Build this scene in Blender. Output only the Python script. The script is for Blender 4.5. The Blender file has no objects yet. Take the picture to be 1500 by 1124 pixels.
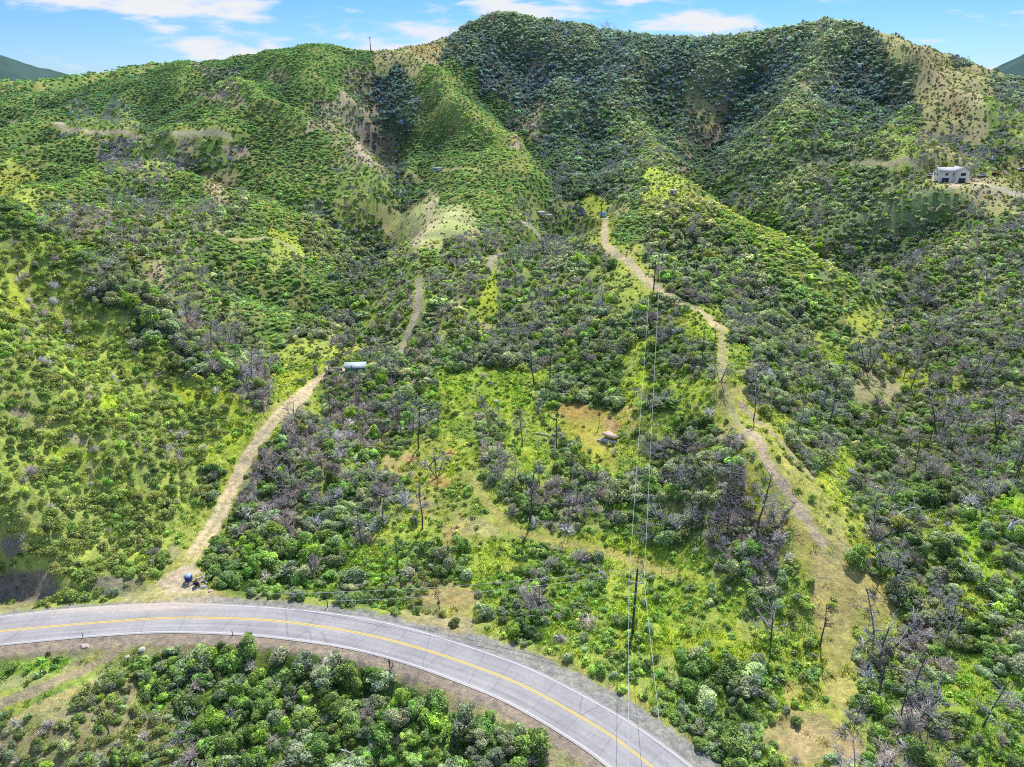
import bpy, math, random
import numpy as np
rng = np.random.default_rng(7); random.seed(7)
R = math.radians
sc = bpy.context.scene; COL = sc.collection

# ------------------------------------------------------------------ camera
F, CX, CY, HC = 1040.0, 750.0, 562.0, 85.0
PITCH = math.atan((562-140)/F); CP, SP = math.cos(PITCH), math.sin(PITCH)
cam_d = bpy.data.cameras.new('camera'); cam = bpy.data.objects.new('camera', cam_d); COL.objects.link(cam)
cam_d.sensor_width = 36; cam_d.lens = 36*F/1500; cam_d.clip_start = 1; cam_d.clip_end = 30000
cam.location = (0, 0, HC); cam.rotation_euler = (math.pi/2-PITCH, 0, 0); sc.camera = cam

def ray(px, py):
    a = (np.asarray(px, float)-CX)/F; b = (CY-np.asarray(py, float))/F
    return a, CP+b*SP, -SP+b*CP
def project(X, Y, Z):
    Z = Z-HC
    d = Y*CP-Z*SP; u = Y*SP+Z*CP
    d = np.maximum(d, 1e-3)
    return CX+F*X/d, CY-F*u/d

# ------------------------------------------------------------------ noise
def _h(ix, iy, seed):
    n = (ix.astype(np.int64)*374761393 + iy.astype(np.int64)*668265263 + seed*974634777) & 0xffffffff
    n = ((n ^ (n >> 13))*1274126177) & 0xffffffff
    n = (n ^ (n >> 16)) & 0xffff
    return n/65535.0
def vnoise(x, y, seed=0):
    ix = np.floor(x); iy = np.floor(y); fx = x-ix; fy = y-iy
    fx = fx*fx*(3-2*fx); fy = fy*fy*(3-2*fy)
    a = _h(ix, iy, seed); b = _h(ix+1, iy, seed); c = _h(ix, iy+1, seed); d = _h(ix+1, iy+1, seed)
    return (a*(1-fx)+b*fx)*(1-fy)+(c*(1-fx)+d*fx)*fy
def fbm(x, y, seed=0, o=4):
    s = 0; a = .5; t = 0
    for i in range(o):
        s = s+a*vnoise(x*2**i+i*17.3, y*2**i-i*9.1, seed+i); t += a; a *= .5
    return s/t
def sstep(a, b, x):
    t = np.clip((x-a)/(b-a), 0, 1); return t*t*(3-2*t)

# ------------------------------------------------------------------ terrain control points: (column, row, distance)
CPTS = [
 # flat bowl north of the road
 (400,850,113),(550,850,112),(700,850,111),(850,900,101),(1000,950,92),(500,700,144),(700,700,142),(850,720,136),
 (600,600,178),(750,600,176),(480,620,172),(540,540,199),(650,520,208),(700,450,246),(620,430,255),(660,400,275),(740,380,290),
 # near left hill
 (0,320,220),(100,380,210),(200,430,200),(300,490,190),(380,555,179),(405,600,165),(340,720,138),(290,800,120),(260,860,108),
 (0,600,134),(0,450,163),(150,600,145),(0,750,115),(150,750,125),(250,650,147),(0,830,110.5),(120,830,111),(-250,700,118),(-250,350,190),(100,500,170),(220,830,113),
 # behind the left hill
 (300,420,250),(200,380,275),(100,340,300),(0,290,330),(400,420,270),(450,480,235),(500,450,255),(550,400,290),(350,320,340),(450,350,320),
 (350,250,420),(200,250,430),(50,250,430),(0,180,560),(170,195,520),(340,203,500),(100,150,700),(-300,200,520),(-300,100,900),
 (330,135,600),(450,110,620),(550,230,470),(560,262,430),(480,180,540),(555,140,640),(600,200,540),(500,300,390),(560,340,340),
 (250,150,640),(400,150,560),(230,110,850),(0,121,800),(65,118,850),(130,112,900),(250,92,1000),(370,78,800),(465,62,680),(545,74,720),(620,62,740),
 (410,100,650),
 # centre spur
 (640,100,660),(670,150,600),(720,195,540),(790,235,480),(640,240,450),(700,240,455),(560,200,600),(620,160,620),
 (640,270,400),(640,282,375),(570,330,335),(690,310,350),(640,365,300),(600,300,360),(760,280,410),(740,330,340),
 # main mountain
 (735,14,800),(690,40,780),(800,32,800),(900,44,800),(1000,54,760),(1100,42,700),(1215,27,650),(1300,50,620),(1370,70,640),(1430,90,700),(1500,112,730),(1750,150,800),
 (740,100,720),(850,100,720),(780,180,610),(840,200,600),(860,150,660),(930,150,600),(960,190,540),(1010,265,430),(880,250,470),(800,280,430),
 (1045,205,545),(1060,140,640),(1130,110,620),(1215,100,590),(1200,180,500),(1150,250,420),(1300,200,450),(1350,100,560),(1400,150,500),(1450,190,450),(1500,205,440),
 (1392,262,365),(1340,250,375),(1450,262,360),(1500,275,350),(1392,240,385),(1300,250,385),(1400,350,300),(1500,350,290),(1300,390,280),(1200,330,350),(1100,262,430),
 (1500,450,230),(1400,500,210),(1500,600,165),(1400,650,152),(1300,470,248),(1750,300,300),(1750,500,190),(1750,800,115),
 # ridge with the trail
 (985,283,340),(1060,300,320),(1150,360,290),(1230,410,262),(1290,460,240),(885,330,310),(900,370,270),(950,410,235),(1000,445,215),(1060,480,195),
 (1060,560,160),(1100,650,132),(1150,700,124),(1190,750,116),(1220,830,106),(1240,930,94),(1250,1100,72),
 (1100,400,255),(1000,380,265),(1100,480,213),(1200,480,225),(900,315,325),(793,318,380),(840,350,315),
 (950,500,200),(850,450,235),(900,600,168),(1000,650,148),(1000,800,117),(800,380,285),(1180,580,170),(1200,680,138),
 # east ravine
 (1300,600,178),(1250,650,153),(1350,750,125),(1450,750,122),(1300,700,139),(1300,850,105),(1450,900,97),(1500,850,103),(1500,1100,71),(1400,1050,76),(1400,560,185),
 # south of the road
 (60,985,88),(100,1060,79),(300,1100,76.5),(0,1110,75),(600,1100,75.5),(-200,1000,86),(450,1020,85),(750,1120,71.5),
]
HID = [ # (column, distance, height): ground hidden behind crests and beyond the frame
 (100,235,33),(200,222,24),(300,208,15.5),(0,255,40),(1060,375,26),(1150,335,12),(1230,300,8),(700,900,120),(900,900,110),(1100,850,100),(1300,800,90),
 (500,850,90),(735,1000,100),(400,1100,90),(0,1300,80),(1500,1000,85),(735,1600,60),(0,2200,60),(1500,1800,60),(735,2800,60),(-600,2500,60),(2100,2500,60),
 (-600,1200,90),(2100,1200,90),(-600,300,60),(2100,400,60),(2000,130,8),(-500,90,5),(-300,40,-8),(300,40,-10),(750,40,-8),(1200,40,-4),(1800,40,0),
 (750,6000,40),(0,6000,40),(1500,6000,40),(-900,6000,40),(2400,6000,40),(300,60,-9),(750,58,-5),(1200,58,-1),(0,60,-8),(1500,56,1),
 (543,850,95),(300,1250,95),
]
S, T, Zc = [], [], []
for (px, py, Y) in CPTS:
    a, y, z = ray(px, py); S.append(a/y); T.append(math.log(Y)); Zc.append(HC+z/y*Y)
for (px, Y, z) in HID:
    S.append((px-CX)/F*(1.06 if Y > 300 else 1.15)); T.append(math.log(Y)); Zc.append(z)
S = np.array(S); T = np.array(T); Zc = np.array(Zc)
def tpsk(r2): return r2*np.log(r2+1e-12)*.5
n = len(S)
A = np.zeros((n+3, n+3)); A[:n, :n] = tpsk((S[:, None]-S)**2+(T[:, None]-T)**2)+np.eye(n)*1e-5
A[:n, n] = 1; A[:n, n+1] = S; A[:n, n+2] = T; A[n:, :n] = A[:n, n:].T
W = np.linalg.solve(A, np.concatenate([Zc, [0, 0, 0]]))
def tps(s, t):
    out = W[n]+W[n+1]*s+W[n+2]*t
    for i in range(n): out = out+W[i]*tpsk((s-S[i])**2+(t-T[i])**2)
    return out

# road centreline (flat, z = 0)
def onplane(px, py, z=0.0):
    a, y, zz = ray(px, py); k = (z-HC)/zz; return np.stack([a*k, y*k], -1)
yel = [(-260,968),(-100,938),(0,924.7),(133,913),(233,905.7),(300,905),(400,909),(500,922.7),(567,936.7),(633,955),(700,978),(750,996.7),(800,1021.7),(850,1050),(900,1080),(956,1124),(1010,1170),(1090,1250)]
cl = onplane([p[0] for p in yel], [p[1] for p in yel])
def resample(P, step, smooth=0):
    P = np.asarray(P, float)
    # Catmull-Rom
    Q = []
    E = np.vstack([2*P[0]-P[1], P, 2*P[-1]-P[-2]])
    for i in range(len(P)-1):
        p0, p1, p2, p3 = E[i:i+4]
        for t in np.linspace(0, 1, 16, endpoint=False):
            Q.append(.5*((2*p1)+(-p0+p2)*t+(2*p0-5*p1+4*p2-p3)*t*t+(-p0+3*p1-3*p2+p3)*t**3))
    Q.append(P[-1]); Q = np.array(Q)
    d = np.r_[0, np.cumsum(np.linalg.norm(np.diff(Q, axis=0), axis=1))]
    m = max(2, int(d[-1]/step)); x = np.linspace(0, d[-1], m)
    Q = np.stack([np.interp(x, d, Q[:, k]) for k in range(Q.shape[1])], 1)
    for _ in range(smooth): Q[1:-1] = (Q[:-2]+2*Q[1:-1]+Q[2:])/4
    return Q
road = resample(cl, 1.0, 12)
def dist_poly(X, Y, P, signed=False):
    X = np.asarray(X, float); Y = np.asarray(Y, float)
    best = np.full(X.shape, 1e9); sg = np.zeros(X.shape); al = np.zeros(X.shape); acc = 0
    for i in range(len(P)-1):
        ax, ay = P[i][:2]; dx, dy = P[i+1][0]-ax, P[i+1][1]-ay; L2 = dx*dx+dy*dy+1e-9; L = math.sqrt(L2)
        t = np.clip(((X-ax)*dx+(Y-ay)*dy)/L2, 0, 1)
        ex = X-ax-t*dx; ey = Y-ay-t*dy; d = ex*ex+ey*ey
        m = d < best; best = np.where(m, d, best)
        if signed:
            sg = np.where(m, np.sign(dx*(Y-ay)-dy*(X-ax)), sg); al = np.where(m, acc+t*L, al)
        acc += L
    d = np.sqrt(best)
    return (d*sg, al) if signed else d

def base_detail(X, Y):
    r = np.hypot(X, Y)
    far = sstep(330, 560, r)*(1-sstep(1500, 3000, r)); mid = sstep(160, 300, r)*(1-sstep(900, 1500, r))
    wx = X+18*fbm(X/60, Y/60, 31, 2); wy = Y+18*fbm(X/60, Y/60, 37, 2)
    rid = 1-np.abs(2*fbm(wx/85, wy/120, 5, 3)-1)
    z = far*(rid-.82)*30
    z = z+mid*(fbm(X/26, Y/26, 9, 3)-.5)*4.5
    z = z+(fbm(X/9, Y/9, 13, 3)-.5)*1.5
    z = z+(fbm(X/2.2, Y/2.2, 15, 2)-.5)*.35
    return z
FARH = [(-2680,4000,430,500,225),(-1500,4600,900,400,110),(2620,3600,420,500,222),(3400,3900,700,500,250),(900,5200,1500,400,80)]

# grid in (direction, log distance): fine near the road, coarse far off
s_ax = np.linspace(-1.9, 1.9, 1157); t_ax = np.concatenate([np.arange(math.log(24), math.log(900), .0033), np.linspace(math.log(900), math.log(9000), 130)])
sc_ = np.linspace(-1.9, 1.9, 291); tc_ = np.linspace(t_ax[0], t_ax[-1], 330)
SS, TT = np.meshgrid(sc_, tc_); coarse = tps(SS, np.minimum(TT, math.log(6000)))
def bil(G, xs, ys, x, y):
    fx = np.clip((x-xs[0])/(xs[-1]-xs[0])*(len(xs)-1), 0, len(xs)-1.001); fy = np.clip((y-ys[0])/(ys[-1]-ys[0])*(len(ys)-1), 0, len(ys)-1.001)
    i = fx.astype(int); j = fy.astype(int); fx -= i; fy -= j
    return (G[j, i]*(1-fx)+G[j, i+1]*fx)*(1-fy)+(G[j+1, i]*(1-fx)+G[j+1, i+1]*fx)*fy
def height(X, Y):
    X = np.asarray(X, float); Y = np.asarray(Y, float); Yc = np.maximum(Y, 24)
    z = bil(coarse, sc_, tc_, X/Yc, np.log(Yc))+base_detail(X, Y)
    for (hx, hy, rx, ry, hh) in FARH:
        z = z+hh*np.exp(-((X-hx)/rx)**2-((Y-hy)/ry)**2)*(.75+.5*fbm(X/400, Y/400, 3, 4))
    if SKYC is not None:
        z = z+np.interp(X/Yc, SKYC[0], SKYC[1])*Y*sstep(380, 620, Y)*(1-sstep(1700, 2600, Y))
    # road bench
    near = (np.hypot(X, Y) < 260)
    if near.any():
        zn = z[near] if z.ndim else z
        d, al = dist_poly(X[near], Y[near], road[::3], True)
        up = d > 0
        hw = np.where(up, np.where(X[near] < -8, 6.4, 7.8), 5.8)+1.2*(vnoise(al/6, al*0, 4)-.5)
        k = sstep(0, 1, (np.abs(d)-hw)/np.where(up, 3.5, 4.0))
        zn2 = zn*k+(-.06-.02*np.clip(np.abs(d)-4, 0, 4))*(1-k)
        z = z.copy(); z[near] = zn2
    for P, dep, wd in CREASES:
        lo = P.min(0)-4*wd; hi = P.max(0)+4*wd
        m = (X > lo[0]) & (X < hi[0]) & (Y > lo[1]) & (Y < hi[1])
        if not m.any(): continue
        d = dist_poly(X[m], Y[m], P); d = d+8*(fbm(X[m]/30, Y[m]/30, 77, 3)-.5)
        z = z.copy(); z[m] = z[m]+1.6*dep*np.exp(-np.sqrt(d*d+16)/wd)
    # level pads
    for (px_, py_, rr, zz) in PADS:
        k = sstep(rr, rr*(4.5 if rr == 8 else 2.6), np.hypot((X-px_), (Y-py_)*1.3)); z = z*k+zz*(1-k)
    return z
PADS = []; CREASES = []; SKYC = None
def unproj(px, py, far=7000):
    a, y, z = ray(px, py)
    a, y, z = float(a), float(y), float(z)
    Yd = np.exp(np.linspace(math.log(45), math.log(far), 2600)); k = Yd/y
    zz = HC+z*k; h = height(a*k, Yd)
    m = np.nonzero(zz < h)[0]
    if len(m) == 0: return None
    i = m[0]; y0, y1 = Yd[i-1], Yd[i]
    d0 = zz[i-1]-h[i-1]; d1 = h[i]-zz[i]; Yh = y0+(y1-y0)*d0/(d0+d1+1e-9)
    X = a*Yh/y; return np.array([X, Yh, float(height(np.array([X]), np.array([Yh]))[0])])
def at(px, Y):
    """point on the ground at distance Y in the direction of a column"""
    X = 0.; 
    for _ in range(6):
        z = float(height(np.array([X]), np.array([float(Y)]))[0]); d = Y*CP-(z-HC)*SP; X = (px-CX)/F*d
    return np.array([X, Y, z])
CR_PX = [(4,12,[(-40,300),(0,318),(100,380),(200,432),(300,492),(380,556)]),(-5,11,[(-40,280),(0,300),(110,364),(215,418),(315,474),(395,540)]),(-5,16,[(1120,300),(1180,350),(1245,400),(1300,455),(1335,510),(1350,570),(1400,640)]),(5,16,[(1000,283),(1070,305),(1150,362),(1225,412),(1280,455)]),(-15,28,[(553,92),(550,130),(560,190),(585,235),(550,290),(515,350)]),(-15,26,[(700,95),(750,160),(790,205),(830,250),(830,285),(800,325)]),
 (-11,24,[(850,110),(862,160),(875,205),(855,240),(850,270)]),(-16,28,[(1110,90),(1070,140),(1048,190),(1045,225),(1065,262),(1120,300)]),(-9,22,[(1330,105),(1300,150),(1270,200)]),
 (-12,26,[(350,98),(270,130),(190,155),(80,165)]),(-11,22,[(150,215),(280,225),(400,255),(500,275),(560,300)]),(-8,16,[(320,380),(400,400),(500,430),(560,470)]),(-4,12,[(590,285),(545,330)]),(2.5,26,[(625,310),(600,345)]),
 (-12,26,[(960,110),(960,150),(990,200),(1030,240)]),(-9,22,[(640,180),(600,225)]),(-10,22,[(470,100),(440,150),(500,185)]),
 (12,22,[(640,98),(665,150),(720,198),(795,236)]),(10,20,[(330,136),(420,160),(500,198),(552,236)]),(10,24,[(920,80),(925,140),(965,190),(1015,262)]),(10,24,[(1215,60),(1190,110),(1150,170),(1090,225)]),
 (8,22,[(1340,85),(1380,125),(1430,175)]),(9,24,[(800,60),(810,110),(830,160)]),(8,18,[(450,100),(500,120),(540,160)]),(2,14,[(640,285),(636,330),(625,362)]),(7,18,[(60,185),(170,194),(335,202)]),
 (8,20,[(1290,190),(1340,245)])]
_c = [(d_, w_, [unproj(*p) for p in pts]) for d_, w_, pts in CR_PX]
CREASES += [(resample([q[:2] for q in pts if q is not None], 12., 2), d_, w_) for d_, w_, pts in _c]
SKY = [(0,118),(60,118),(130,109),(180,99),(250,92),(310,90),(370,79),(430,69),(470,63),(520,73),(548,76),(600,69),(640,61),(680,40),(700,27),(740,17),(790,28),(830,33),(900,46),(950,52),(1000,56),(1060,54),(1110,48),(1160,38),(1215,29),(1250,34),(1290,46),(1340,64),(1400,84),(1450,102),(1500,117)]
def _skyfix():
    ss = np.linspace(-.80, .80, 260); yy = np.exp(np.linspace(math.log(380), math.log(1700), 330)); SS_, YY_ = np.meshgrid(ss, yy)
    cur = ((height(SS_*YY_, YY_)-HC)/YY_).max(0)
    px_ = np.array([q[0] for q in SKY], float); py_ = np.array([q[1] for q in SKY], float); a, y, z = ray(px_, py_); want = np.interp(ss, a/y, z/y)
    d = want-cur; d = np.convolve(np.r_[[d[0]]*3, d, [d[-1]]*3], np.ones(7)/7, 'valid')
    return ss, d
for _ in range(3):
    ss_, d_ = _skyfix(); SKYC = (ss_, d_ if SKYC is None else SKYC[1]+d_)
hp = unproj(1393, 267, 700); PADS.append((hp[0], hp[1], 8, hp[2]))
tp = unproj(884, 318, 700); PADS.append((tp[0], tp[1], 5, tp[2]))
sp_ = unproj(505, 548, 700); PADS.append((sp_[0], sp_[1], 7, sp_[2]))

SG, TG = np.meshgrid(s_ax, t_ax); YG = np.exp(TG); XG = SG*YG
ZG = height(XG, YG)
def _blur(G, a, b_):
    for ax, w_ in ((0, a), (1, b_)):
        P_ = np.pad(G, [(w_+1, w_) if i == ax else (0, 0) for i in (0, 1)], mode='edge'); c_ = np.cumsum(P_, axis=ax)
        G = ((c_[2*w_+1:] - c_[:-2*w_-1]) if ax == 0 else (c_[:, 2*w_+1:] - c_[:, :-2*w_-1]))/(2*w_+1)
    return G
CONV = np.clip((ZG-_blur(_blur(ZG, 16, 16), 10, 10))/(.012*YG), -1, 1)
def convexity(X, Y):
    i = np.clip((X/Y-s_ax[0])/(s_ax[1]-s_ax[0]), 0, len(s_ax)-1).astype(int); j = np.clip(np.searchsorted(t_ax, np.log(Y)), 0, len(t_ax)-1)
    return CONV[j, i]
def H1(x, y): return float(height(np.array([float(x)]), np.array([float(y)]))[0])

# ------------------------------------------------------------------ land cover
LC = ["BBBBBBBBBBBBBBBBBBBBBBBBBBBBBB",
"GGGGGGGGGGGttBBBBBBBBBBBBBttBB",
"GGGGGGTGGGTBGGBBBBBBBBBBBBBttB",
"GGMMGGGGGTTHGGGTHHHHTHHHHHHttM",
"GGGDMDMGGGTMGGGGHHHHTHHHHHMDMM",
"yGGMMGtGGGMMGGGGHHHyGMHHHHRRtt",
"GMDDMMHGGHMtttGMMyGHHGGRRRRRRR",
"ggGHMMGGyHHMGMMMHMyHHHGGRRRRRR",
"gggHTMMGGGHMMDMMMMyHHHHGGRRRMM",
"ggggHDMGGHHMHMMMHHHMyHHHGyRRRM",
"gggggHDHyyMHMFHHFFyFMyHHyMMMMM",
"gggggggDyMMHFyyyHFyFyoHMHtMMMM",
"gggggggyDDDMMyMyyooyFoyMFMMMMM",
"ggggggyDDDMooyMyMyyMMMoHyFMMMM",
"ggggggFDDMMMooyMDMHMMDooyMFFMM",
"gggggyFFDMMyyoyMDMLMMDDoyFMMLM",
"gggggtFFFFLLMLyLLLyLLMDooFMFFL",
"sgggtFFFFLFLsoLMLLyLLLDLooMMyF",
"ttttttttttttttyLLLLyyyyyoyDMFM",
"yytsFFFFFFFttttyyyLyFFLLoMDDLF",
"ytssFFFFFFFFFtttttyLFFLooMDMLL",
"sssssFFFMFFFFFFttttLFFLooMDMLL",
"sssssDFFMMFFFFFFtttLFFLooMDMLL"]
# class: ground colour A, ground colour B, cover fraction, weights (green, chaparral, sage, bare, deadtree), size range, herb density, leaf tint index
CLS = {
 'G': ((.20,.30,.055),(.34,.36,.09),.95,(.25,.45,.30,.00,.00),(1.0,1.9),.3),
 'H': ((.14,.21,.06),(.26,.31,.11),.93,(.15,.70,.08,.07,.03),(1.2,2.6),.3),
 'B': ((.11,.16,.08),(.24,.24,.14),.92,(.03,.90,.02,.05,.014),(1.3,2.5),.1),
 'D': ((.25,.26,.13),(.36,.33,.20),.85,(.16,.24,.05,.48,.10),(1.0,2.1),.5),
 'M': ((.26,.38,.06),(.40,.46,.10),.72,(.28,.40,.06,.25,.085),(1.0,2.1),.8),
 'g': ((.58,.66,.11),(.46,.52,.12),.80,(.10,.05,.84,.01,.0),(.95,1.4),.5),
 'y': ((.56,.64,.08),(.46,.52,.10),.09,(.45,.25,.20,.10,.004),(.7,1.3),1.0),
 'T': ((.52,.44,.31),(.38,.33,.22),.62,(.05,.75,.20,.0,.0),(1.3,2.2),.1),
 't': ((.48,.47,.22),(.52,.46,.27),.10,(.1,.5,.35,.05,.003),(1.0,1.8),.3),
 'o': ((.60,.46,.16),(.52,.54,.09),.10,(.25,.25,.25,.25,.006),(.7,1.3),1.0),
 'R': ((.22,.31,.09),(.36,.42,.16),.88,(.25,.60,.05,.12,.06),(1.0,2.1),.3),
 'F': ((.16,.26,.03),(.28,.36,.05),.75,(.62,.28,.02,.08,.006),(1.0,2.3),1.0),
 'L': ((.36,.50,.05),(.48,.56,.08),.42,(.48,.26,.10,.16,.008),(.8,1.7),1.4),
 's': ((.34,.36,.15),(.42,.37,.20),.95,(.16,.26,.46,.12,.002),(.65,1.2),1.8),
}
KEYS = list(CLS); LCI = np.array([[KEYS.index(c) for c in r] for r in LC])
GRASSY = [KEYS.index(c_) for c_ in 'gyLo']
# patches painted on the ground: (column,row,rx,ry,rotation,colour,keep-shrubs,strength)
TAN = (.56,.47,.33); PINK = (.46,.38,.30); DRY = (.54,.52,.24); YG_ = (.50,.58,.04); ORG = (.55,.38,.10); DIRT = (.62,.51,.38); GRN = (.24,.44,.03)
PATCH = [(632,326,66,40,0,(.48,.51,.20),.16,1.),(632,304,14,34,8,(.60,.53,.34),.05,.9),(600,345,20,10,-20,(.40,.46,.12),.3,.7),(665,340,22,14,20,(.38,.46,.13),.3,.7),(612,350,12,16,20,TAN,.1,.8),
 (540,215,38,28,35,PINK,.35,.9),(560,150,12,40,8,PINK,.5,.6),(500,212,26,14,30,PINK,.5,.6),(318,145,40,9,12,PINK,.5,.7),(412,115,26,9,25,PINK,.5,.7),
 (628,78,26,14,15,(.50,.40,.20),.15,.9),(1362,95,40,13,50,(.46,.39,.22),.45,.9),(1395,145,46,17,50,(.45,.38,.24),.5,.8),(1375,190,50,16,10,(.40,.40,.20),.7,.5),
 (1030,165,34,16,55,(.52,.47,.24),.2,.9),(1040,205,14,16,40,PINK,.3,.8),(785,110,12,26,30,TAN,.5,.6),(765,190,8,30,30,PINK,.5,.6),(790,190,10,18,0,TAN,.4,.6),
 (1195,118,30,6,-20,TAN,.4,.6),(1000,135,60,20,-10,(.36,.34,.18),.6,.4),
 (25,262,28,8,5,(.52,.55,.10),.2,.9),(320,274,20,7,-10,TAN,.2,.9),(155,300,10,14,0,DRY,.2,.9),(228,402,12,26,10,TAN,.1,.9),(345,222,20,8,10,PINK,.2,.9),(412,345,26,10,20,YG_,.25,.8),(520,478,34,16,-30,YG_,.2,.6),
 (985,284,38,6,0,YG_,.1,.9),(826,300,22,7,0,(.46,.46,.17),.1,.8),(907,305,22,12,-20,DRY,.05,.9),(885,350,14,26,0,YG_,.1,.9),(715,440,12,44,8,YG_,.05,.95),(703,500,10,22,10,YG_,.05,.9),(710,492,5,20,10,TAN,.05,.9),
 (1392,268,42,8,0,DIRT,.0,1.),(1440,274,30,8,20,DIRT,.1,.9),(1385,228,40,13,8,(.52,.50,.22),.25,.8),(1480,258,26,9,0,(.44,.46,.10),.2,.9),(1365,272,20,6,0,(.48,.52,.14),.1,.8),
 (945,395,14,22,-30,(.56,.58,.10),.05,.9),(920,372,16,8,-20,(.60,.54,.16),.05,.9),(985,440,30,8,25,DRY,.05,.9),(985,465,34,10,20,(.56,.56,.10),.1,.8),
 (1058,520,12,40,0,(.56,.54,.16),.05,.9),(1062,590,20,30,-20,(.54,.50,.16),.1,.8),(1110,620,30,60,-40,(.64,.66,.10),.42,.8),(1150,640,26,50,-45,(.54,.56,.08),.42,.7),(1200,690,22,60,-42,(.64,.66,.10),.42,.7),(1250,770,22,60,-35,(.62,.64,.10),.42,.8),
 (1180,560,40,70,-42,(.50,.54,.08),.4,.5),(1320,540,16,50,-55,(.55,.58,.06),.2,.8),(1235,450,6,60,-50,(.52,.56,.06),.4,.7),
 (700,560,80,26,-5,(.38,.50,.04),.06,.8),(740,590,60,20,0,(.42,.54,.04),.06,.8),(860,625,40,32,0,(.54,.50,.06),.06,.8),(850,605,34,14,5,ORG,.05,.8),(895,622,12,10,30,(.58,.40,.16),.0,.9),(865,672,44,16,5,(.56,.55,.06),.05,.8),
 (640,680,60,40,0,(.46,.50,.07),.12,.7),(600,672,12,6,0,(.60,.38,.20),.0,.9),(660,665,10,6,0,ORG,.0,.9),(690,720,44,34,-20,(.46,.52,.12),.15,.6),(645,705,14,10,0,ORG,.2,.8),(950,560,22,20,0,(.48,.58,.04),.06,.9),
 (740,765,50,10,40,(.46,.50,.10),.3,.6),(900,800,120,14,10,(.48,.56,.04),.08,.8),(970,830,60,10,18,(.54,.56,.07),.1,.7),(700,780,30,22,0,(.56,.48,.22),.15,.7),(660,875,50,16,0,(.56,.42,.20),.25,.7),(700,800,40,16,0,(.40,.48,.04),.2,.6),
 (1050,950,130,20,5,(.46,.56,.03),.08,.9),(960,900,60,30,0,(.40,.52,.03),.15,.6),(1190,960,50,30,20,(.48,.54,.05),.1,.7),
 (1215,800,26,50,-10,(.58,.50,.20),.42,.8),(1225,870,40,44,0,(.58,.48,.20),.05,.85),(1228,920,20,24,-35,(.66,.54,.38),.0,.9),(1250,900,60,60,0,(.54,.48,.12),.1,.6),(1130,660,26,60,-40,(.66,.64,.17),.42,.7),(1195,740,34,60,-35,(.66,.64,.16),.42,.8),(1080,600,26,40,-30,(.66,.64,.17),.42,.7),(1235,975,28,60,-10,(.56,.52,.14),.05,.8),
 (1180,1075,60,30,0,(.58,.44,.26),.15,.8),(1245,1100,24,30,0,(.58,.42,.28),.1,.8),(1440,800,34,50,0,(.40,.56,.03),.15,.8),(1485,745,26,18,0,(.38,.58,.02),.1,.9),(1400,1010,60,50,0,(.40,.52,.03),.25,.6),(1380,760,30,20,0,(.46,.50,.08),.2,.6),
 (160,590,18,14,0,(.46,.60,.02),.1,.9),(270,590,14,8,0,(.46,.60,.02),.1,.9),(95,505,20,8,0,(.42,.55,.03),.15,.9),(20,440,20,30,0,(.50,.58,.04),.2,.8),(85,460,16,14,0,(.52,.54,.10),.2,.8),(120,645,18,6,0,TAN,.2,.8),(60,620,40,8,-20,TAN,.4,.5),(100,635,14,6,0,TAN,.2,.9),(30,605,14,8,0,PINK,.2,.9),(135,580,10,14,0,TAN,.3,.8),
 (110,665,40,8,5,(.46,.58,.03),.2,.9),(300,580,60,12,15,(.52,.58,.02),.3,.8),(350,640,20,30,-20,(.48,.56,.04),.2,.8),(190,540,8,10,0,(.46,.60,.03),.2,.8),
 (430,560,34,18,20,(.52,.58,.07),.08,.9),(510,515,30,8,-10,(.52,.54,.08),.1,.9),(460,600,20,30,30,(.48,.56,.05),.1,.8),(340,690,10,60,25,(.44,.56,.04),.15,.8),(170,860,60,16,5,(.32,.29,.25),.06,.9),(40,860,70,30,0,(.34,.28,.24),.06,.95),(20,800,22,18,0,(.38,.33,.30),.2,.9),(232,878,72,16,-8,DIRT,.02,.95),(262,858,26,26,0,DIRT,.02,.9),
 (60,985,130,38,-10,(.40,.52,.10),.0,1.),(60,958,90,7,-3,(.30,.26,.12),.3,.8),(50,985,80,14,-8,(.32,.48,.06),.0,1.),(20,1000,60,10,-10,(.40,.40,.18),.0,.7),(90,1005,70,8,-25,(.24,.40,.05),.0,.9),(60,1035,110,7,-25,(.56,.48,.22),.0,.9),(130,965,40,8,-25,(.46,.38,.26),.0,.8),(190,955,60,12,-12,(.42,.44,.14),.1,.8),(30,945,34,6,0,(.34,.24,.16),.3,.8),(260,945,60,9,3,(.34,.28,.16),.25,.8),
 (298,888,24,10,0,(.50,.36,.26),.0,.9),(310,870,20,9,10,(.44,.33,.26),.0,.8),(540,892,50,4,10,(.42,.52,.06),.4,.6)]
def px_noise(X, Y, r):
    q = np.maximum(Y, 1)/100.
    return (fbm(X/(7*q**.6), Y/(7*q**.6), 51, 3)-.5)*r, (fbm(X/(7*q**.6), Y/(7*q**.6), 61, 3)-.5)*r
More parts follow.
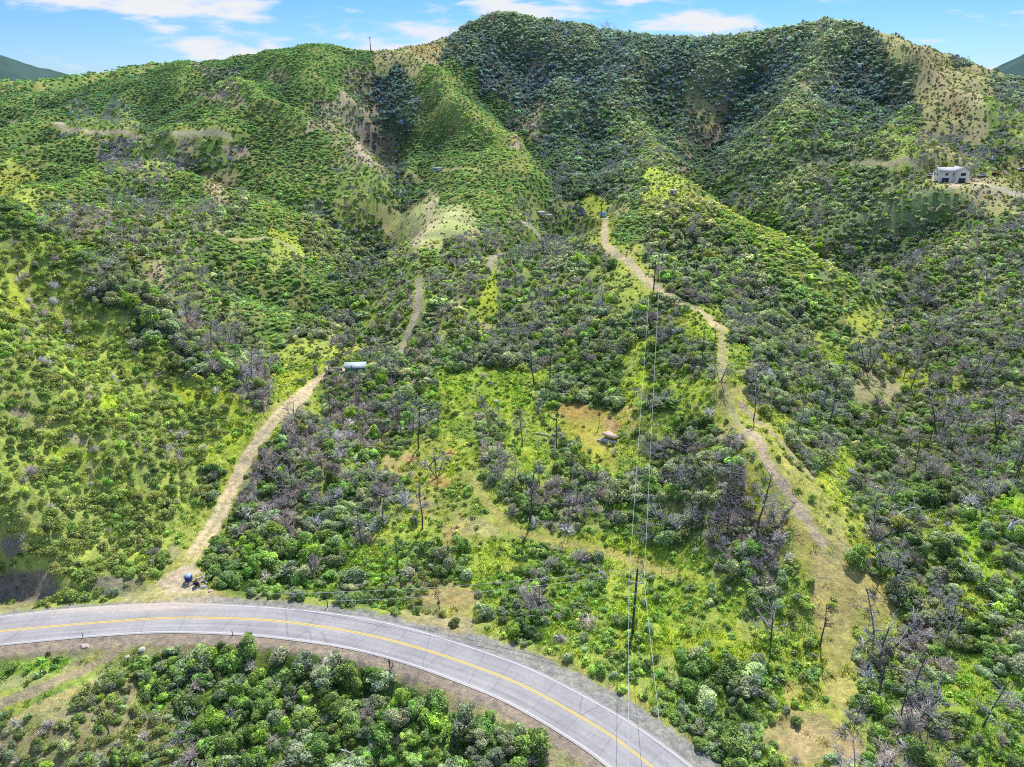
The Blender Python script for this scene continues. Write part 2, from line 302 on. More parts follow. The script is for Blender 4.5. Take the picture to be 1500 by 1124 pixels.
# trails: (pixel path, half width m, colour)
PATHS_PX = [
 ('dirt', [(258,872),(262,850),(275,825),(300,790),(325,745),(345,705),(360,675),(375,650),(395,625),(420,600),(440,583),(455,565),(475,550),(500,541),(545,534)], 1.45, (.82,.65,.44)),
 ('dirt', [(584,520),(597,490),(608,465),(614,435),(612,410)], 1.3, (.50,.44,.36)),
 ('trail', [(887,318),(886,345),(900,370),(925,385),(945,410),(965,425),(1000,445),(1035,462),(1056,482)], 1.6, (.72,.59,.39)),
 ('trail', [(1056,482),(1058,510),(1056,550),(1072,600),(1100,640)], 0.7, (.54,.50,.26)),
 ('trail', [(1095,630),(1125,680),(1150,715),(1175,750),(1200,790)], 1.25, (.68,.54,.39)),
 ('trail', [(1085,590),(1120,625),(1160,665),(1190,700)], .8, (.56,.46,.34)),
 ('trail', [(1395,268),(1425,268),(1450,272),(1475,280),(1520,292)], 2.6, (.60,.54,.46)),
 ('trail', [(1180,241),(1240,240),(1300,240),(1345,246)], 1.8, (.46,.42,.28)),
 ('trail', [(770,328),(780,332),(787,345),(795,352)], 2.4, (.56,.50,.42)),
 ('trail', [(20,178),(90,184),(170,193),(205,201)], 2.4, (.54,.48,.34)),
 ('trail', [(255,195),(300,194),(335,202)], 2.4, (.54,.50,.32)),
 ('trail', [(600,252),(640,250),(700,250)], 1.3, (.46,.44,.24)),
 ('trail', [(300,330),(345,352),(400,350),(430,365)], 1.1, (.50,.46,.26)),
 ('trail', [(715,395),(725,375),(740,372)], 1.4, (.50,.44,.36)),
 ('trail', [(690,700),(720,745),(760,780),(830,795),(920,820),(985,840)], 1.0, (.52,.48,.16)),
 ('apron', [(262,846),(245,868),(200,888)], 2.6, (.80,.64,.45)),
 ('apron', [(262,846),(270,870),(300,886)], 2.2, (.78,.63,.46)),
 ('apron', [(262,850),(250,888)], 3.0, (.80,.64,.46)),
 ('track', [(255,893),(225,885),(175,893),(120,905)], 1.6, (.52,.44,.34)),
 ('track', [(265,885),(285,880),(330,885)], 1.5, (.50,.45,.40)),
 ('track', [(205,935),(170,950),(120,985),(60,1010),(0,1030)], 1.0, (.50,.42,.28)),
]
PATHS = []
for nm, pts, hw, colr in PATHS_PX:
    P = [unproj(*p) for p in pts]; P = [p[:2] for p in P if p is not None]
    PATHS.append((nm, resample(P, 2.0, 3), hw, np.array(colr)))

def landcover(X, Y, Z):
    """ground colour (n,3), shrub multiplier, class index, path distance factor"""
    px, py = project(X, Y, Z); r = np.hypot(X, Y)
    px0 = px; py0 = py
    jx, jy = px_noise(X, Y, 58); jx2, jy2 = px_noise(X*3, Y*3, 30)
    ix = np.clip((px+jx+jx2)/50, 0, 29.99).astype(int); iy = np.clip((py+jy*.8+jy2)/50, 0, 22.99).astype(int)
    ci = LCI[iy, ix]
    ga = np.array([CLS[k][0] for k in KEYS])[ci]; gb = np.array([CLS[k][1] for k in KEYS])[ci]
    q = np.maximum(r, 40)**.5/10
    m = sstep(.35, .65, fbm(X/(3*q), Y/(3*q), 71, 4))[..., None]
    c = ga*m+gb*(1-m)
    hv = sstep(.42, .62, fbm(X/(1.6*q), Y/(1.6*q), 171, 4))[..., None]*np.isin(ci, GRASSY)[..., None]
    c = c*(1-.35*hv)+np.array((.28,.42,.08))*.35*hv
    mult = np.ones(px.shape)
    ex, ey = px_noise(X*2.2, Y*2.2, 1.0)
    for (cx, cy, rx, ry, rot, colr, keep, st) in PATCH:
        dx = px0-cx; dy = py0-cy
        near = (np.abs(dx) < 2.2*max(rx, ry)) & (np.abs(dy) < 2.2*max(rx, ry))
        if not near.any(): continue
        dx = dx[near]; dy = dy[near]
        a = R(rot); u = (dx*math.cos(a)+dy*math.sin(a))/rx; v = (-dx*math.sin(a)+dy*math.cos(a))/ry
        d = np.hypot(u, v)+ex[near]*1.1+ey[near]*.6
        k = (1-sstep(.75, 1.15, d))*st
        c[near] = c[near]*(1-k[:, None])+np.array(colr)*(1+.25*(m[near]-.5))*k[:, None]
        mult[near] = mult[near]*(1-k*(1-keep))
    c = c+np.array([.0, -.01, .045])*(c[:, 1:2] > c[:, 2:3]*2.5)
    pd = np.full(px.shape, 99.)
    for nm, P, hw, colr in PATHS:
        lo = P.min(0)-12; hi = P.max(0)+12
        near = (X > lo[0]) & (X < hi[0]) & (Y > lo[1]) & (Y < hi[1])
        if not near.any(): continue
        d, al = dist_poly(X[near], Y[near], P, True)
        ad = np.abs(d)
        k = 1-sstep(hw*.8, hw*1.25, ad+(fbm(X[near]/1.5, Y[near]/1.5, 81, 3)-.5)*hw*(.9 if nm == 'dirt' else 1.7))
        strip = np.zeros_like(ad)
        if nm == 'dirt': strip = (1-sstep(.2, .55, ad))*.45*sstep(.35, .6, fbm(al/9, al*0, 21, 2))
        cc = colr*(1+.3*(fbm(X[near]/1.2, Y[near]/1.2, 83, 3)-.5))[:, None]
        cc = cc*(1-strip[:, None])+np.array((.40,.42,.16))*strip[:, None]
        fl = (1-sstep(hw, hw*3, ad))*(1-k)*.5       # grassy flank
        cn = c[near]; cn = cn*(1-fl[:, None])+np.array((.48,.50,.12))*fl[:, None]
        c[near] = cn*(1-k[:, None])+cc*k[:, None]
        pd[near] = np.minimum(pd[near], ad-hw)
        mult[near] *= sstep(hw*.9, hw*1.8+.5, ad)
    nr = r < 200
    rd = np.full(px.shape, 99.)
    if nr.any():
        d, al = dist_poly(X[nr], Y[nr], road[::2], True); ad = np.abs(d); rd[nr] = d
        nz = (fbm(X[nr]/1.3, Y[nr]/1.3, 91, 4)-.5)
        hw = np.where(d > 0, np.where(X[nr] < -8, 5.3, 6.9)+1.2*(vnoise(al/9, al*0, 8)-.5), 6.5)
        k = 1-sstep(-.5, .5, ad-hw+nz*2.6)
        g = (.42+.2*nz)[:, None]*np.where((d > 0)[:, None], np.array([[1., .96, .93]]), np.array([[1.02, .83, .70]]))
        jx_ = np.exp(-((px0[nr]-240)/75)**2)*(d > 0)   # dirt mouth of the track
        g = g*(1-jx_[:, None])+np.array((.58,.50,.40))*(1+.5*nz[:, None])*jx_[:, None]
        c[nr] = c[nr]*(1-k[:, None])+g*k[:, None]
        rim = np.exp(-((ad-hw-.8)/.8)**2)*.55*(.5+nz)
        rim *= np.where(px0[nr] > 560, 1, .3)*(d > 0)
        c[nr] = c[nr]*(1-rim[:, None])+np.array((.42,.25,.14))*rim[:, None]
        mult[nr] *= sstep(.1, 1.0, ad-hw)
    return c, mult, ci, pd, rd

# ------------------------------------------------------------------ mesh helpers
def new_mesh(name, V, Fq, mats=None, attrs=None, smooth=False, matidx=None):
    """V (n,3), Fq (m,k) array with constant k, or list of arrays"""
    me = bpy.data.meshes.new(name); V = np.asarray(V, np.float32)
    if not isinstance(Fq, list): Fq = [Fq]
    Fq = [np.asarray(f, np.int32) for f in Fq if len(f)]
    me.vertices.add(len(V)); me.vertices.foreach_set('co', V.ravel())
    tot = sum(f.size for f in Fq); npoly = sum(len(f) for f in Fq)
    me.loops.add(tot); me.polygons.add(npoly)
    me.loops.foreach_set('vertex_index', np.concatenate([f.ravel() for f in Fq]))
    sz = np.concatenate([np.full(len(f), f.shape[1]) for f in Fq]); st = np.r_[0, np.cumsum(sz)[:-1]]
    me.polygons.foreach_set('loop_start', st.astype(np.int32))
    if smooth: me.polygons.foreach_set('use_smooth', np.ones(npoly, bool))
    for m in (mats or []): me.materials.append(m)
    if matidx is not None: me.polygons.foreach_set('material_index', np.asarray(matidx, np.int32))
    for an, (ty, dom, val) in (attrs or {}).items():
        at_ = me.attributes.new(an, ty, dom)
        at_.data.foreach_set('vector' if ty == 'FLOAT_VECTOR' else 'color' if ty == 'FLOAT_COLOR' else 'value', np.asarray(val, np.float32).ravel())
    me.update(calc_edges=True); me.validate(); return me
def link(name, me, parent=None, loc=None, rot=None, scale=None):
    o = bpy.data.objects.new(name, me); COL.objects.link(o)
    if parent: o.parent = parent
    if loc is not None: o.location = [float(v) for v in loc]
    if rot is not None: o.rotation_euler = rot
    if scale is not None: o.scale = scale
    return o
def tag(o, label=None, cat=None, group=None, kind=None):
    if label: o['label'] = label
    if cat: o['category'] = cat
    if group: o['group'] = group
    if kind: o['kind'] = kind
    return o
class MB:
    def __init__(s): s.V = []; s.Q = []; s.T = []; s.n = 0; s.P = []
    def add(s, V, Q):
        V = np.asarray(V, float); Q = np.asarray(Q)
        s.V.append(V); (s.Q if Q.shape[1] == 4 else s.T).append(Q+s.n); s.n += len(V)
    def box(s, c, d, rz=0, tilt=None):
        x, y, z = [v/2 for v in d]
        V = np.array([(a*x, b*y, e*z) for a in (-1, 1) for b in (-1, 1) for e in (-1, 1)], float)
        if tilt is not None: V = V@tilt.T
        co, si = math.cos(rz), math.sin(rz); V = V@np.array([[co, si, 0], [-si, co, 0], [0, 0, 1]])
        s.add(V+np.array(c), [(0,1,3,2),(4,6,7,5),(0,4,5,1),(2,3,7,6),(0,2,6,4),(1,5,7,3)])
    def tube(s, P, r, k=5, cap=True):
        P = np.asarray(P, float); r = np.broadcast_to(np.asarray(r, float), (len(P),))
        tg = np.gradient(P, axis=0); tg /= np.linalg.norm(tg, axis=1)[:, None]+1e-9
        ref = np.array([0, 0, 1.]) if abs(tg[0][2]) < .9 else np.array([1., 0, 0])
        V = []
        for p, t, rr in zip(P, tg, r):
            u = np.cross(t, ref); u /= np.linalg.norm(u)+1e-9; v = np.cross(t, u)
            for j in range(k):
                a = 2*math.pi*j/k; V.append(p+rr*(u*math.cos(a)+v*math.sin(a)))
        Q = [(i*k+j, i*k+(j+1) % k, (i+1)*k+(j+1) % k, (i+1)*k+j) for i in range(len(P)-1) for j in range(k)]
        b = s.n; s.add(V, Q)
        if cap: s.P.append([b+j for j in range(k)][::-1]); s.P.append([b+(len(P)-1)*k+j for j in range(k)])
    def mesh(s, name, mat, smooth=False, attrs=None):
        L = []
        if s.Q: L.append(np.concatenate(s.Q))
        if s.T: L.append(np.concatenate(s.T))
        by = {}
        for p in s.P: by.setdefault(len(p), []).append(p)
        for k in by: L.append(np.array(by[k]))
        return new_mesh(name, np.concatenate(s.V), L, [mat], attrs, smooth)
    def obj(s, name, mat, parent=None, **k): return link(name, s.mesh(name, mat, k.pop('smooth', False)), parent, **k)

# ------------------------------------------------------------------ materials
def mat(name):
    m = bpy.data.materials.new(name); m.use_nodes = True; nt = m.node_tree; nt.nodes.clear()
    out = nt.nodes.new('ShaderNodeOutputMaterial'); return m, nt, out
def N(nt, t, **k):
    n_ = nt.nodes.new('ShaderNode'+t)
    for a, v in k.items():
        if a.startswith('i_'):
            key = a[2:]; key = int(key) if key.isdigit() else key.replace('_', ' ')
            n_.inputs[key].default_value = v
        else: setattr(n_, a, v)
    return n_
def mixc(nt, fac, a, b, mode='MIX'):
    m = nt.nodes.new('ShaderNodeMix'); m.data_type = 'RGBA'; m.blend_type = mode
    for sock, v in ((m.inputs[0], fac), (m.inputs[6], a), (m.inputs[7], b)):
        if hasattr(v, 'links') or isinstance(v, bpy.types.NodeSocket): nt.links.new(v, sock)
        else: sock.default_value = v if not isinstance(v, tuple) else (*v[:3], 1)
    return m.outputs[2]
def ramp(nt, src, a, b, lo=0., hi=1.):
    r = nt.nodes.new('ShaderNodeMapRange'); r.inputs[1].default_value = a; r.inputs[2].default_value = b; r.inputs[3].default_value = lo; r.inputs[4].default_value = hi
    nt.links.new(src, r.inputs[0]); return r.outputs[0]
def noise(nt, scale, detail=3, vec=None, rough=.6, out='Fac'):
    n_ = N(nt, 'TexNoise'); n_.inputs['Scale'].default_value = scale; n_.inputs['Detail'].default_value = detail; n_.inputs['Roughness'].default_value = rough
    if vec is None:
        g = N(nt, 'NewGeometry'); vec = g.outputs['Position']
    nt.links.new(vec, n_.inputs['Vector']); return n_.outputs[out]
def simple(name, c, rough=.7, var=.15, scale=3., metal=0., spec=.3):
    m, nt, out = mat(name); p = N(nt, 'BsdfPrincipled'); tc = N(nt, 'TexCoord')
    nf = noise(nt, scale, 4, tc.outputs['Object'])
    col = mixc(nt, nf, tuple(v*(1-var) for v in c), tuple(min(1, v*(1+var)) for v in c))
    nt.links.new(col, p.inputs['Base Color']); p.inputs['Roughness'].default_value = rough; p.inputs['Metallic'].default_value = metal
    p.inputs['Specular IOR Level'].default_value = spec
    nt.links.new(p.outputs[0], out.inputs[0]); return m
def ground_mat():
    m, nt, out = mat('ground'); d = N(nt, 'BsdfDiffuse'); a = N(nt, 'Attribute'); a.attribute_name = 'gcol'
    n1 = noise(nt, .9, 6, rough=.75); n2 = noise(nt, 4.5, 3, rough=.7); n3 = noise(nt, .12, 4)
    c = mixc(nt, 1.0, a.outputs['Color'], mixc(nt, ramp(nt, n1, .3, .7), (.50,.52,.55), (1.28,1.26,1.1)), 'MULTIPLY')
    c = mixc(nt, 1.0, c, mixc(nt, ramp(nt, n2, .3, .7), (.72,.74,.75), (1.25,1.25,1.2)), 'MULTIPLY')
    c = mixc(nt, 1.0, c, mixc(nt, ramp(nt, n3, .3, .7), (.85,.90,.9), (1.12,1.08,1.0)), 'MULTIPLY')
    nt.links.new(c, d.inputs['Color'])
    b = N(nt, 'Bump'); b.inputs['Strength'].default_value = .8; b.inputs['Distance'].default_value = .5; nt.links.new(n1, b.inputs['Height']); nt.links.new(b.outputs[0], d.inputs['Normal'])
    nt.links.new(d.outputs[0], out.inputs[0]); return m
def leaf_mat(name, transl=.40):
    m, nt, out = mat(name)
    a = N(nt, 'Attribute'); a.attribute_type = 'INSTANCER'; a.attribute_name = 'color'
    t = N(nt, 'Attribute'); t.attribute_name = 'tone'
    c = mixc(nt, 1.0, a.outputs['Color'], mixc(nt, t.outputs['Fac'], (.36,.41,.50), (1.72,1.74,1.45)), 'MULTIPLY')
    d = N(nt, 'BsdfDiffuse'); tr = N(nt, 'BsdfTranslucent'); nt.links.new(c, d.inputs['Color'])
    nt.links.new(mixc(nt, 1.0, c, (1.25,1.2,.55), 'MULTIPLY'), tr.inputs['Color'])
    gl = N(nt, 'BsdfGlossy'); gl.inputs['Roughness'].default_value = .5; gl.inputs['Color'].default_value = (.8,.85,.9,1)
    mx = N(nt, 'MixShader'); mx.inputs[0].default_value = transl; nt.links.new(d.outputs[0], mx.inputs[1]); nt.links.new(tr.outputs[0], mx.inputs[2])
    m2 = N(nt, 'MixShader'); m2.inputs[0].default_value = .04; nt.links.new(mx.outputs[0], m2.inputs[1]); nt.links.new(gl.outputs[0], m2.inputs[2])
    nt.links.new(m2.outputs[0], out.inputs[0]); return m
def twig_mat(name):
    m, nt, out = mat(name)
    a = N(nt, 'Attribute'); a.attribute_type = 'INSTANCER'; a.attribute_name = 'color'
    t = N(nt, 'Attribute'); t.attribute_name = 'tone'
    c = mixc(nt, 1.0, a.outputs['Color'], mixc(nt, t.outputs['Fac'], (.36,.35,.34), (1.7,1.66,1.62)), 'MULTIPLY')
    d = N(nt, 'BsdfDiffuse'); nt.links.new(c, d.inputs['Color']); nt.links.new(d.outputs[0], out.inputs[0]); return m
M_ground = ground_mat(); M_leaf = leaf_mat('leaf'); M_twig = twig_mat('twig'); M_char = simple('charred_bark', (.11,.10,.10), .9, .5, 2.); M_ash = simple('ashen_twigs', (.44,.42,.42), .9, .4, 2.)
M_stem = simple('shrub_stem', (.16,.12,.09), .9, .3)

# ------------------------------------------------------------------ prototypes
def unit(v): return v/(np.linalg.norm(v, axis=-1, keepdims=True)+1e-9)
def crown_mesh(name, nleaf, leaf, seed, lumps=12, flat=.75, spiky=0., up=.6):
    g = np.random.default_rng(seed)
    # lumps over a dome of radius 1, height ~ 2*flat
    C = []; Rr = []
    for i in range(lumps):
        a = g.uniform(0, 2*math.pi); e = math.asin(g.uniform(0, 1)); rr = g.uniform(.38, .72) if i else .15
        rr *= g.uniform(.6, 1.5); C.append((math.cos(a)*math.cos(e)*rr, math.sin(a)*math.cos(e)*rr, (.32+math.sin(e)*rr)*flat*1.35)); Rr.append(g.uniform(.16, .42) if i else .5)
    C = np.array(C); Rr = np.array(Rr)
    V = []; tone = []; cnt = 0; ltone = g.uniform(.05, .85, lumps)
    prob = Rr**2/np.sum(Rr**2)
    while cnt < nleaf:
        k = g.choice(lumps, size=nleaf, p=prob); d = unit(g.normal(size=(nleaf, 3))); d[:, 2] = np.where(d[:, 2] < -.35, -d[:, 2], d[:, 2])
        p = C[k]+d*(Rr[k]*g.uniform(.70, 1.08+spiky*1.6, nleaf))[:, None]
        dist = np.linalg.norm(p[:, None]-C[None], axis=2)/Rr; ok = (dist > .82).all(1) & (p[:, 2] > .02)
        k = k[ok]; d = d[ok]; p = p[ok]
        nrm = unit(d+g.normal(size=d.shape)*.75+np.array([0, 0, up])); u = unit(np.cross(nrm, g.normal(size=d.shape))); v = np.cross(nrm, u)
        s_ = (leaf*g.uniform(.6, 1.4, len(p)))[:, None]
        p = p*(1+.25*vnoise(p[:, 0]*2.2+seed, p[:, 1]*2.2, seed)[:, None]-.12)
        V.append(np.stack([p-u*s_, p-v*s_*.6, p+u*s_, p+v*s_*.6], 1)); tone.append(np.clip(ltone[k]+g.normal(size=len(k))*.3, 0, 1)); cnt += len(p)
    V = np.concatenate(V)[:nleaf].reshape(-1, 3); tone = np.repeat(np.concatenate(tone)[:nleaf], 4)
    return new_mesh(name, V, np.arange(len(V)).reshape(-1, 4), [M_leaf], {'tone': ('FLOAT', 'POINT', tone)})
def stems_mesh(name, seed):
    g = np.random.default_rng(seed); mb = MB()
    for i in range(7):
        a = g.uniform(0, 6.28); q = g.uniform(.25, .6); mb.tube([(0, 0, -.15), (math.cos(a)*q*.4, math.sin(a)*q*.4, .35), (math.cos(a)*q, math.sin(a)*q, .8)], [.045, .035, .015], 4)
    return mb.mesh(name, M_stem)
def twigs_mesh(name, nb, seed, flat=.9, wid=.018, droop=0., leafy=0, sub=5):
    g = np.random.default_rng(seed); V = []; tone = []
    def ribbon(P, w, t):
        P = np.asarray(P); tg = unit(np.gradient(P, axis=0)); sd = unit(np.cross(tg, g.normal(size=3)))
        ww = (w*np.linspace(1, .35, len(P)))[:, None]; sd2 = unit(np.cross(tg, sd))
        for s_ in (sd, sd2):
            A_ = P-s_*ww; B_ = P+s_*ww
            for i in range(len(P)-1): V.append([A_[i], B_[i], B_[i+1], A_[i+1]]); tone.append(t)
    for b in range(nb):
        a = g.uniform(0, 2*math.pi); e = g.uniform(.15, 1.45); L = g.uniform(.7, 1.15)
        dirv = np.array([math.cos(a)*math.cos(e), math.sin(a)*math.cos(e), math.sin(e)*flat*1.3])
        n_ = 5; tt = np.linspace(0, 1, n_)[:, None]
        wob = np.cumsum(g.normal(size=(n_, 3))*.05, 0)
        P = dirv*L*tt*np.array([1, 1, 1])+wob; P[:, 2] += .12*np.sin(tt[:, 0]*math.pi)-droop*tt[:, 0]**3*.6; P[:, 2] = np.maximum(P[:, 2], 0)
        t0 = g.uniform(.1, .75); big = b % 7 == 0; t0 = 1. if big else t0; ribbon(P*(1.15 if big else 1), wid*(2.4 if big else 1.5), t0)
        for _ in range(sub):
            q = g.uniform(.35, 1); p0 = P[0]*0+np.array([np.interp(q, tt[:, 0], P[:, k]) for k in range(3)])
            dd = unit(dirv+g.normal(size=3)*.7); dd[2] -= droop; l_ = g.uniform(.15, .4)
            p1 = p0+dd*l_*.5+g.normal(size=3)*.03; p2 = p1+dd*l_*.5+g.normal(size=3)*.05
            ribbon([p0, p1, p2], wid*.85, np.clip(t0+g.normal()*.25, 0, 1))
            for _2 in range(2):
                d2 = unit(dd+g.normal(size=3)*.8); ribbon([p1, p1+d2*l_*.45], wid*.6, np.clip(t0+g.normal()*.3, 0, 1))
    V = np.array(V).reshape(-1, 3); tone = np.repeat(np.array(tone), 4)
    return new_mesh(name, V, np.arange(len(V)).reshape(-1, 4), [M_twig], {'tone': ('FLOAT', 'POINT', tone)})
def herb_mesh(name, nb, seed, h=.5, w=.05):
    g = np.random.default_rng(seed); V = []; tone = []
    for b in range(nb):
        x, y = g.normal(size=2)*.38; a = g.uniform(0, 6.28); l = h*g.uniform(.6, 1.4); dx, dy = math.cos(a)*l*.7, math.sin(a)*l*.7
        px_, py_ = -math.sin(a)*w, math.cos(a)*w
        V += [(x-px_, y-py_, 0), (x+px_, y+py_, 0), (x+px_*1.6+dx*.5, y+py_*1.6+dy*.5, l*.7), (x-px_*.2+dx, y-py_*.2+dy, l*.9)]; tone += [g.uniform(.15, .9)]*4
    return new_mesh(name, np.array(V), np.arange(len(V)).reshape(-1, 4), [M_leaf], {'tone': ('FLOAT', 'POINT', tone)})

def tree_skel(seed, h=1., lean=.05, fork=.35, nlimb=9, spread=.35, twig=3, arch=0., multi=1):
    nlimb += 5; twig += 1
    """charred snag: trunk tubes and branch tubes, height 1"""
    g = np.random.default_rng(seed); tr = MB(); br = MB()
    for m_ in range(multi):
        la = g.uniform(0, 6.28); q = lean if multi == 1 else .22+lean
        n_ = 8; tt = np.linspace(0, 1, n_); P = np.stack([math.cos(la)*q*(tt+arch*tt**2)+np.cumsum(g.normal(size=n_))*.008, math.sin(la)*q*(tt+arch*tt**2)+np.cumsum(g.normal(size=n_))*.008, tt*h*(1-.3*arch*tt)-.03], 1)
        if multi > 1: P[:, 2] *= g.uniform(.75, 1)
        tr.tube(P, np.linspace(.017, .005, n_)*(1 if multi == 1 else .8), 6)
        for i in range(nlimb):
            t = g.uniform(fork, .98); p0 = np.array([np.interp(t, tt, P[:, k]) for k in range(3)]); a = g.uniform(0, 6.28); L = spread*g.uniform(.4, 1.1)*(1.25-t*.7)
            d = np.array([math.cos(a), math.sin(a), g.uniform(.1, .9)]); d = d/np.linalg.norm(d)
            p1 = p0+d*L*.5; p2 = p1+(d+np.array([0, 0, g.uniform(-.3, .5)]))*L*.5
            br.tube([p0, p1, p2], [.009, .006, .0022], 4)
            for _ in range(twig):
                q2 = g.uniform(.3, 1); b0 = p0+(p2-p0)*q2 if q2 > .5 else p0+(p1-p0)*q2*2; d2 = unit(d+g.normal(size=3)*.8); l2 = L*g.uniform(.2, .5)
                b1 = b0+d2*l2*.6; br.tube([b0, b1, b1+unit(d2+g.normal(size=3)*.5)*l2*.4], [.004, .003, .0012], 3)
                for _3 in range(2):
                    d3 = unit(d2+g.normal(size=3)*.9); br.tube([b1, b1+d3*l2*.45], [.0022, .001], 3, False)
    return tr, br

# ------------------------------------------------------------------ ground sheet
shp = XG.shape
gc, gm, gci, gpd, grd = landcover(XG.ravel(), YG.ravel(), ZG.ravel())
idx = np.arange(shp[0]*shp[1]).reshape(shp)
quads = np.stack([idx[:-1, :-1], idx[:-1, 1:], idx[1:, 1:], idx[1:, :-1]], -1).reshape(-1, 4)
gcv = convexity(XG.ravel(), YG.ravel())*sstep(190, 330, YG.ravel()); gc = gc*np.exp(gcv*.25)[:, None]  # relief shading put into ground colour: crests lifted, gullies darkened
farfade = sstep(1100, 2500, YG.ravel())[:, None]  # distant ground fades to a hazy blue-green put into its colour
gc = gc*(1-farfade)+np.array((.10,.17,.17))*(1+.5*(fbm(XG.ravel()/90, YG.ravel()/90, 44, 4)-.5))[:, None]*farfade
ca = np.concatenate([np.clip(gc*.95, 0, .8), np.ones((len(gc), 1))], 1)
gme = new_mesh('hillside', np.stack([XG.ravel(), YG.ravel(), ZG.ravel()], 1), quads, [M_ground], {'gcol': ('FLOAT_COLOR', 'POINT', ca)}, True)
tag(link('hillside', gme), 'steep scrub covered valley slopes', kind='structure')

# ------------------------------------------------------------------ road and its markings
def dustf(V, U):
    px, py = project(V[:, 0], V[:, 1], V[:, 2]); up = sstep(.2, 4.2, U[:, 1])
    d = np.exp(-((px-225)/85)**2)*up*1.25+np.exp(-((px-130)/60)**2)*sstep(3, 4.4, U[:, 1])*.8
    return np.clip(d+.22*sstep(-3.2, -3.9, -U[:, 1])*0+.35*sstep(3.4, 4.4, np.abs(U[:, 1])), 0, 1)
def strip(name, P, off0, off1, z, m, step=1.0, uv=False):
    tg = np.gradient(P, axis=0); tg /= np.linalg.norm(tg, axis=1)[:, None]; nn = np.stack([-tg[:, 1], tg[:, 0]], 1)
    n_ = len(P); k = max(2, int(float(np.mean(np.abs(np.asarray(off1)-np.asarray(off0))))/.8)+2) if uv else 2
    o0 = np.broadcast_to(off0, (n_,)); o1 = np.broadcast_to(off1, (n_,))
    V = []; U = []; al = np.r_[0, np.cumsum(np.linalg.norm(np.diff(P, axis=0), axis=1))]
    for j in range(k):
        t = j/(k-1); o_ = o0*(1-t)+o1*t
        V.append(np.concatenate([P+nn*o_[:, None], np.full((n_, 1), z)], 1)); U.append(np.stack([al, o_, al*0], 1))
    V = np.stack(V, 1); U = np.stack(U, 1); ii = np.arange(n_*k).reshape(n_, k)
    Q = np.stack([ii[:-1, :-1], ii[1:, :-1], ii[1:, 1:], ii[:-1, 1:]], -1).reshape(-1, 4)
    me = new_mesh(name, V.reshape(-1, 3), Q, [m], {'along': ('FLOAT_VECTOR', 'POINT', U.reshape(-1, 3)), 'dust': ('FLOAT', 'POINT', dustf(V.reshape(-1, 3), U.reshape(-1, 3)))}); o = link(name, me)
    if me.polygons[0].normal.z < 0: me.flip_normals()
    return o
def asphalt_mat():
    m, nt, out = mat('asphalt'); p = N(nt, 'BsdfPrincipled'); p.inputs['Roughness'].default_value = .85; p.inputs['Specular IOR Level'].default_value = .2
    a = N(nt, 'Attribute'); a.attribute_name = 'along'
    mp = N(nt, 'Mapping'); mp.inputs['Scale'].default_value = (.05, .9, 1); nt.links.new(a.outputs['Vector'], mp.inputs['Vector'])
    n1 = noise(nt, 1., 5, mp.outputs[0]); n2 = noise(nt, 1.6, 5, rough=.7); n3 = noise(nt, .16, 3)
    c = mixc(nt, ramp(nt, n1, .3, .7), (.36,.345,.335), (.46,.445,.43))
    c = mixc(nt, 1., c, mixc(nt, ramp(nt, n2, .25, .75), (.86,.86,.86), (1.12,1.12,1.12)), 'MULTIPLY')
    c = mixc(nt, 1., c, mixc(nt, ramp(nt, n3, .35, .65), (.88,.88,.9), (1.08,1.08,1.06)), 'MULTIPLY')
    # tyre-polished lanes
    sp = N(nt, 'SeparateXYZ'); nt.links.new(a.outputs['Vector'], sp.inputs[0])
    # crazed cracks
    mp2 = N(nt, 'Mapping'); mp2.inputs['Scale'].default_value = (.13, .03, 1); nt.links.new(a.outputs['Vector'], mp2.inputs['Vector'])
    dn = N(nt, 'TexNoise'); dn.inputs['Scale'].default_value = 2.5; nt.links.new(mp2.outputs[0], dn.inputs['Vector'])
    add = N(nt, 'VectorMath'); add.operation = 'MULTIPLY_ADD'; add.inputs[1].default_value = (.10,.10,.10); nt.links.new(dn.outputs['Color'], add.inputs[0]); nt.links.new(mp2.outputs[0], add.inputs[2])
    vo = N(nt, 'TexVoronoi'); vo.feature = 'DISTANCE_TO_EDGE'; vo.inputs['Scale'].default_value = 1.0; nt.links.new(add.outputs[0], vo.inputs['Vector'])
    ck = ramp(nt, vo.outputs['Distance'], .003, .012, .34, 0)
    c = mixc(nt, ck, c, (.15,.15,.15))
    du_ = N(nt, 'Attribute'); du_.attribute_name = 'dust'; mm = N(nt, 'Math', operation='MULTIPLY'); nt.links.new(du_.outputs['Fac'], mm.inputs[0]); nt.links.new(ramp(nt, n2, .3, .6, .35, 1.35), mm.inputs[1])
    cl_ = N(nt, 'Clamp'); nt.links.new(mm.outputs[0], cl_.inputs[0]); c = mixc(nt, cl_.outputs[0], c, (.62,.54,.44))
    mpw = N(nt, 'Mapping'); mpw.inputs['Scale'].default_value = (.004, .62, 1); nt.links.new(a.outputs['Vector'], mpw.inputs['Vector'])
    c = mixc(nt, 1., c, mixc(nt, ramp(nt, noise(nt, 1.7, 2, mpw.outputs[0]), .35, .65), (.88,.88,.88), (1.06,1.06,1.06)), 'MULTIPLY'); nt.links.new(c, p.inputs['Base Color']); nt.links.new(p.outputs[0], out.inputs[0]); return m
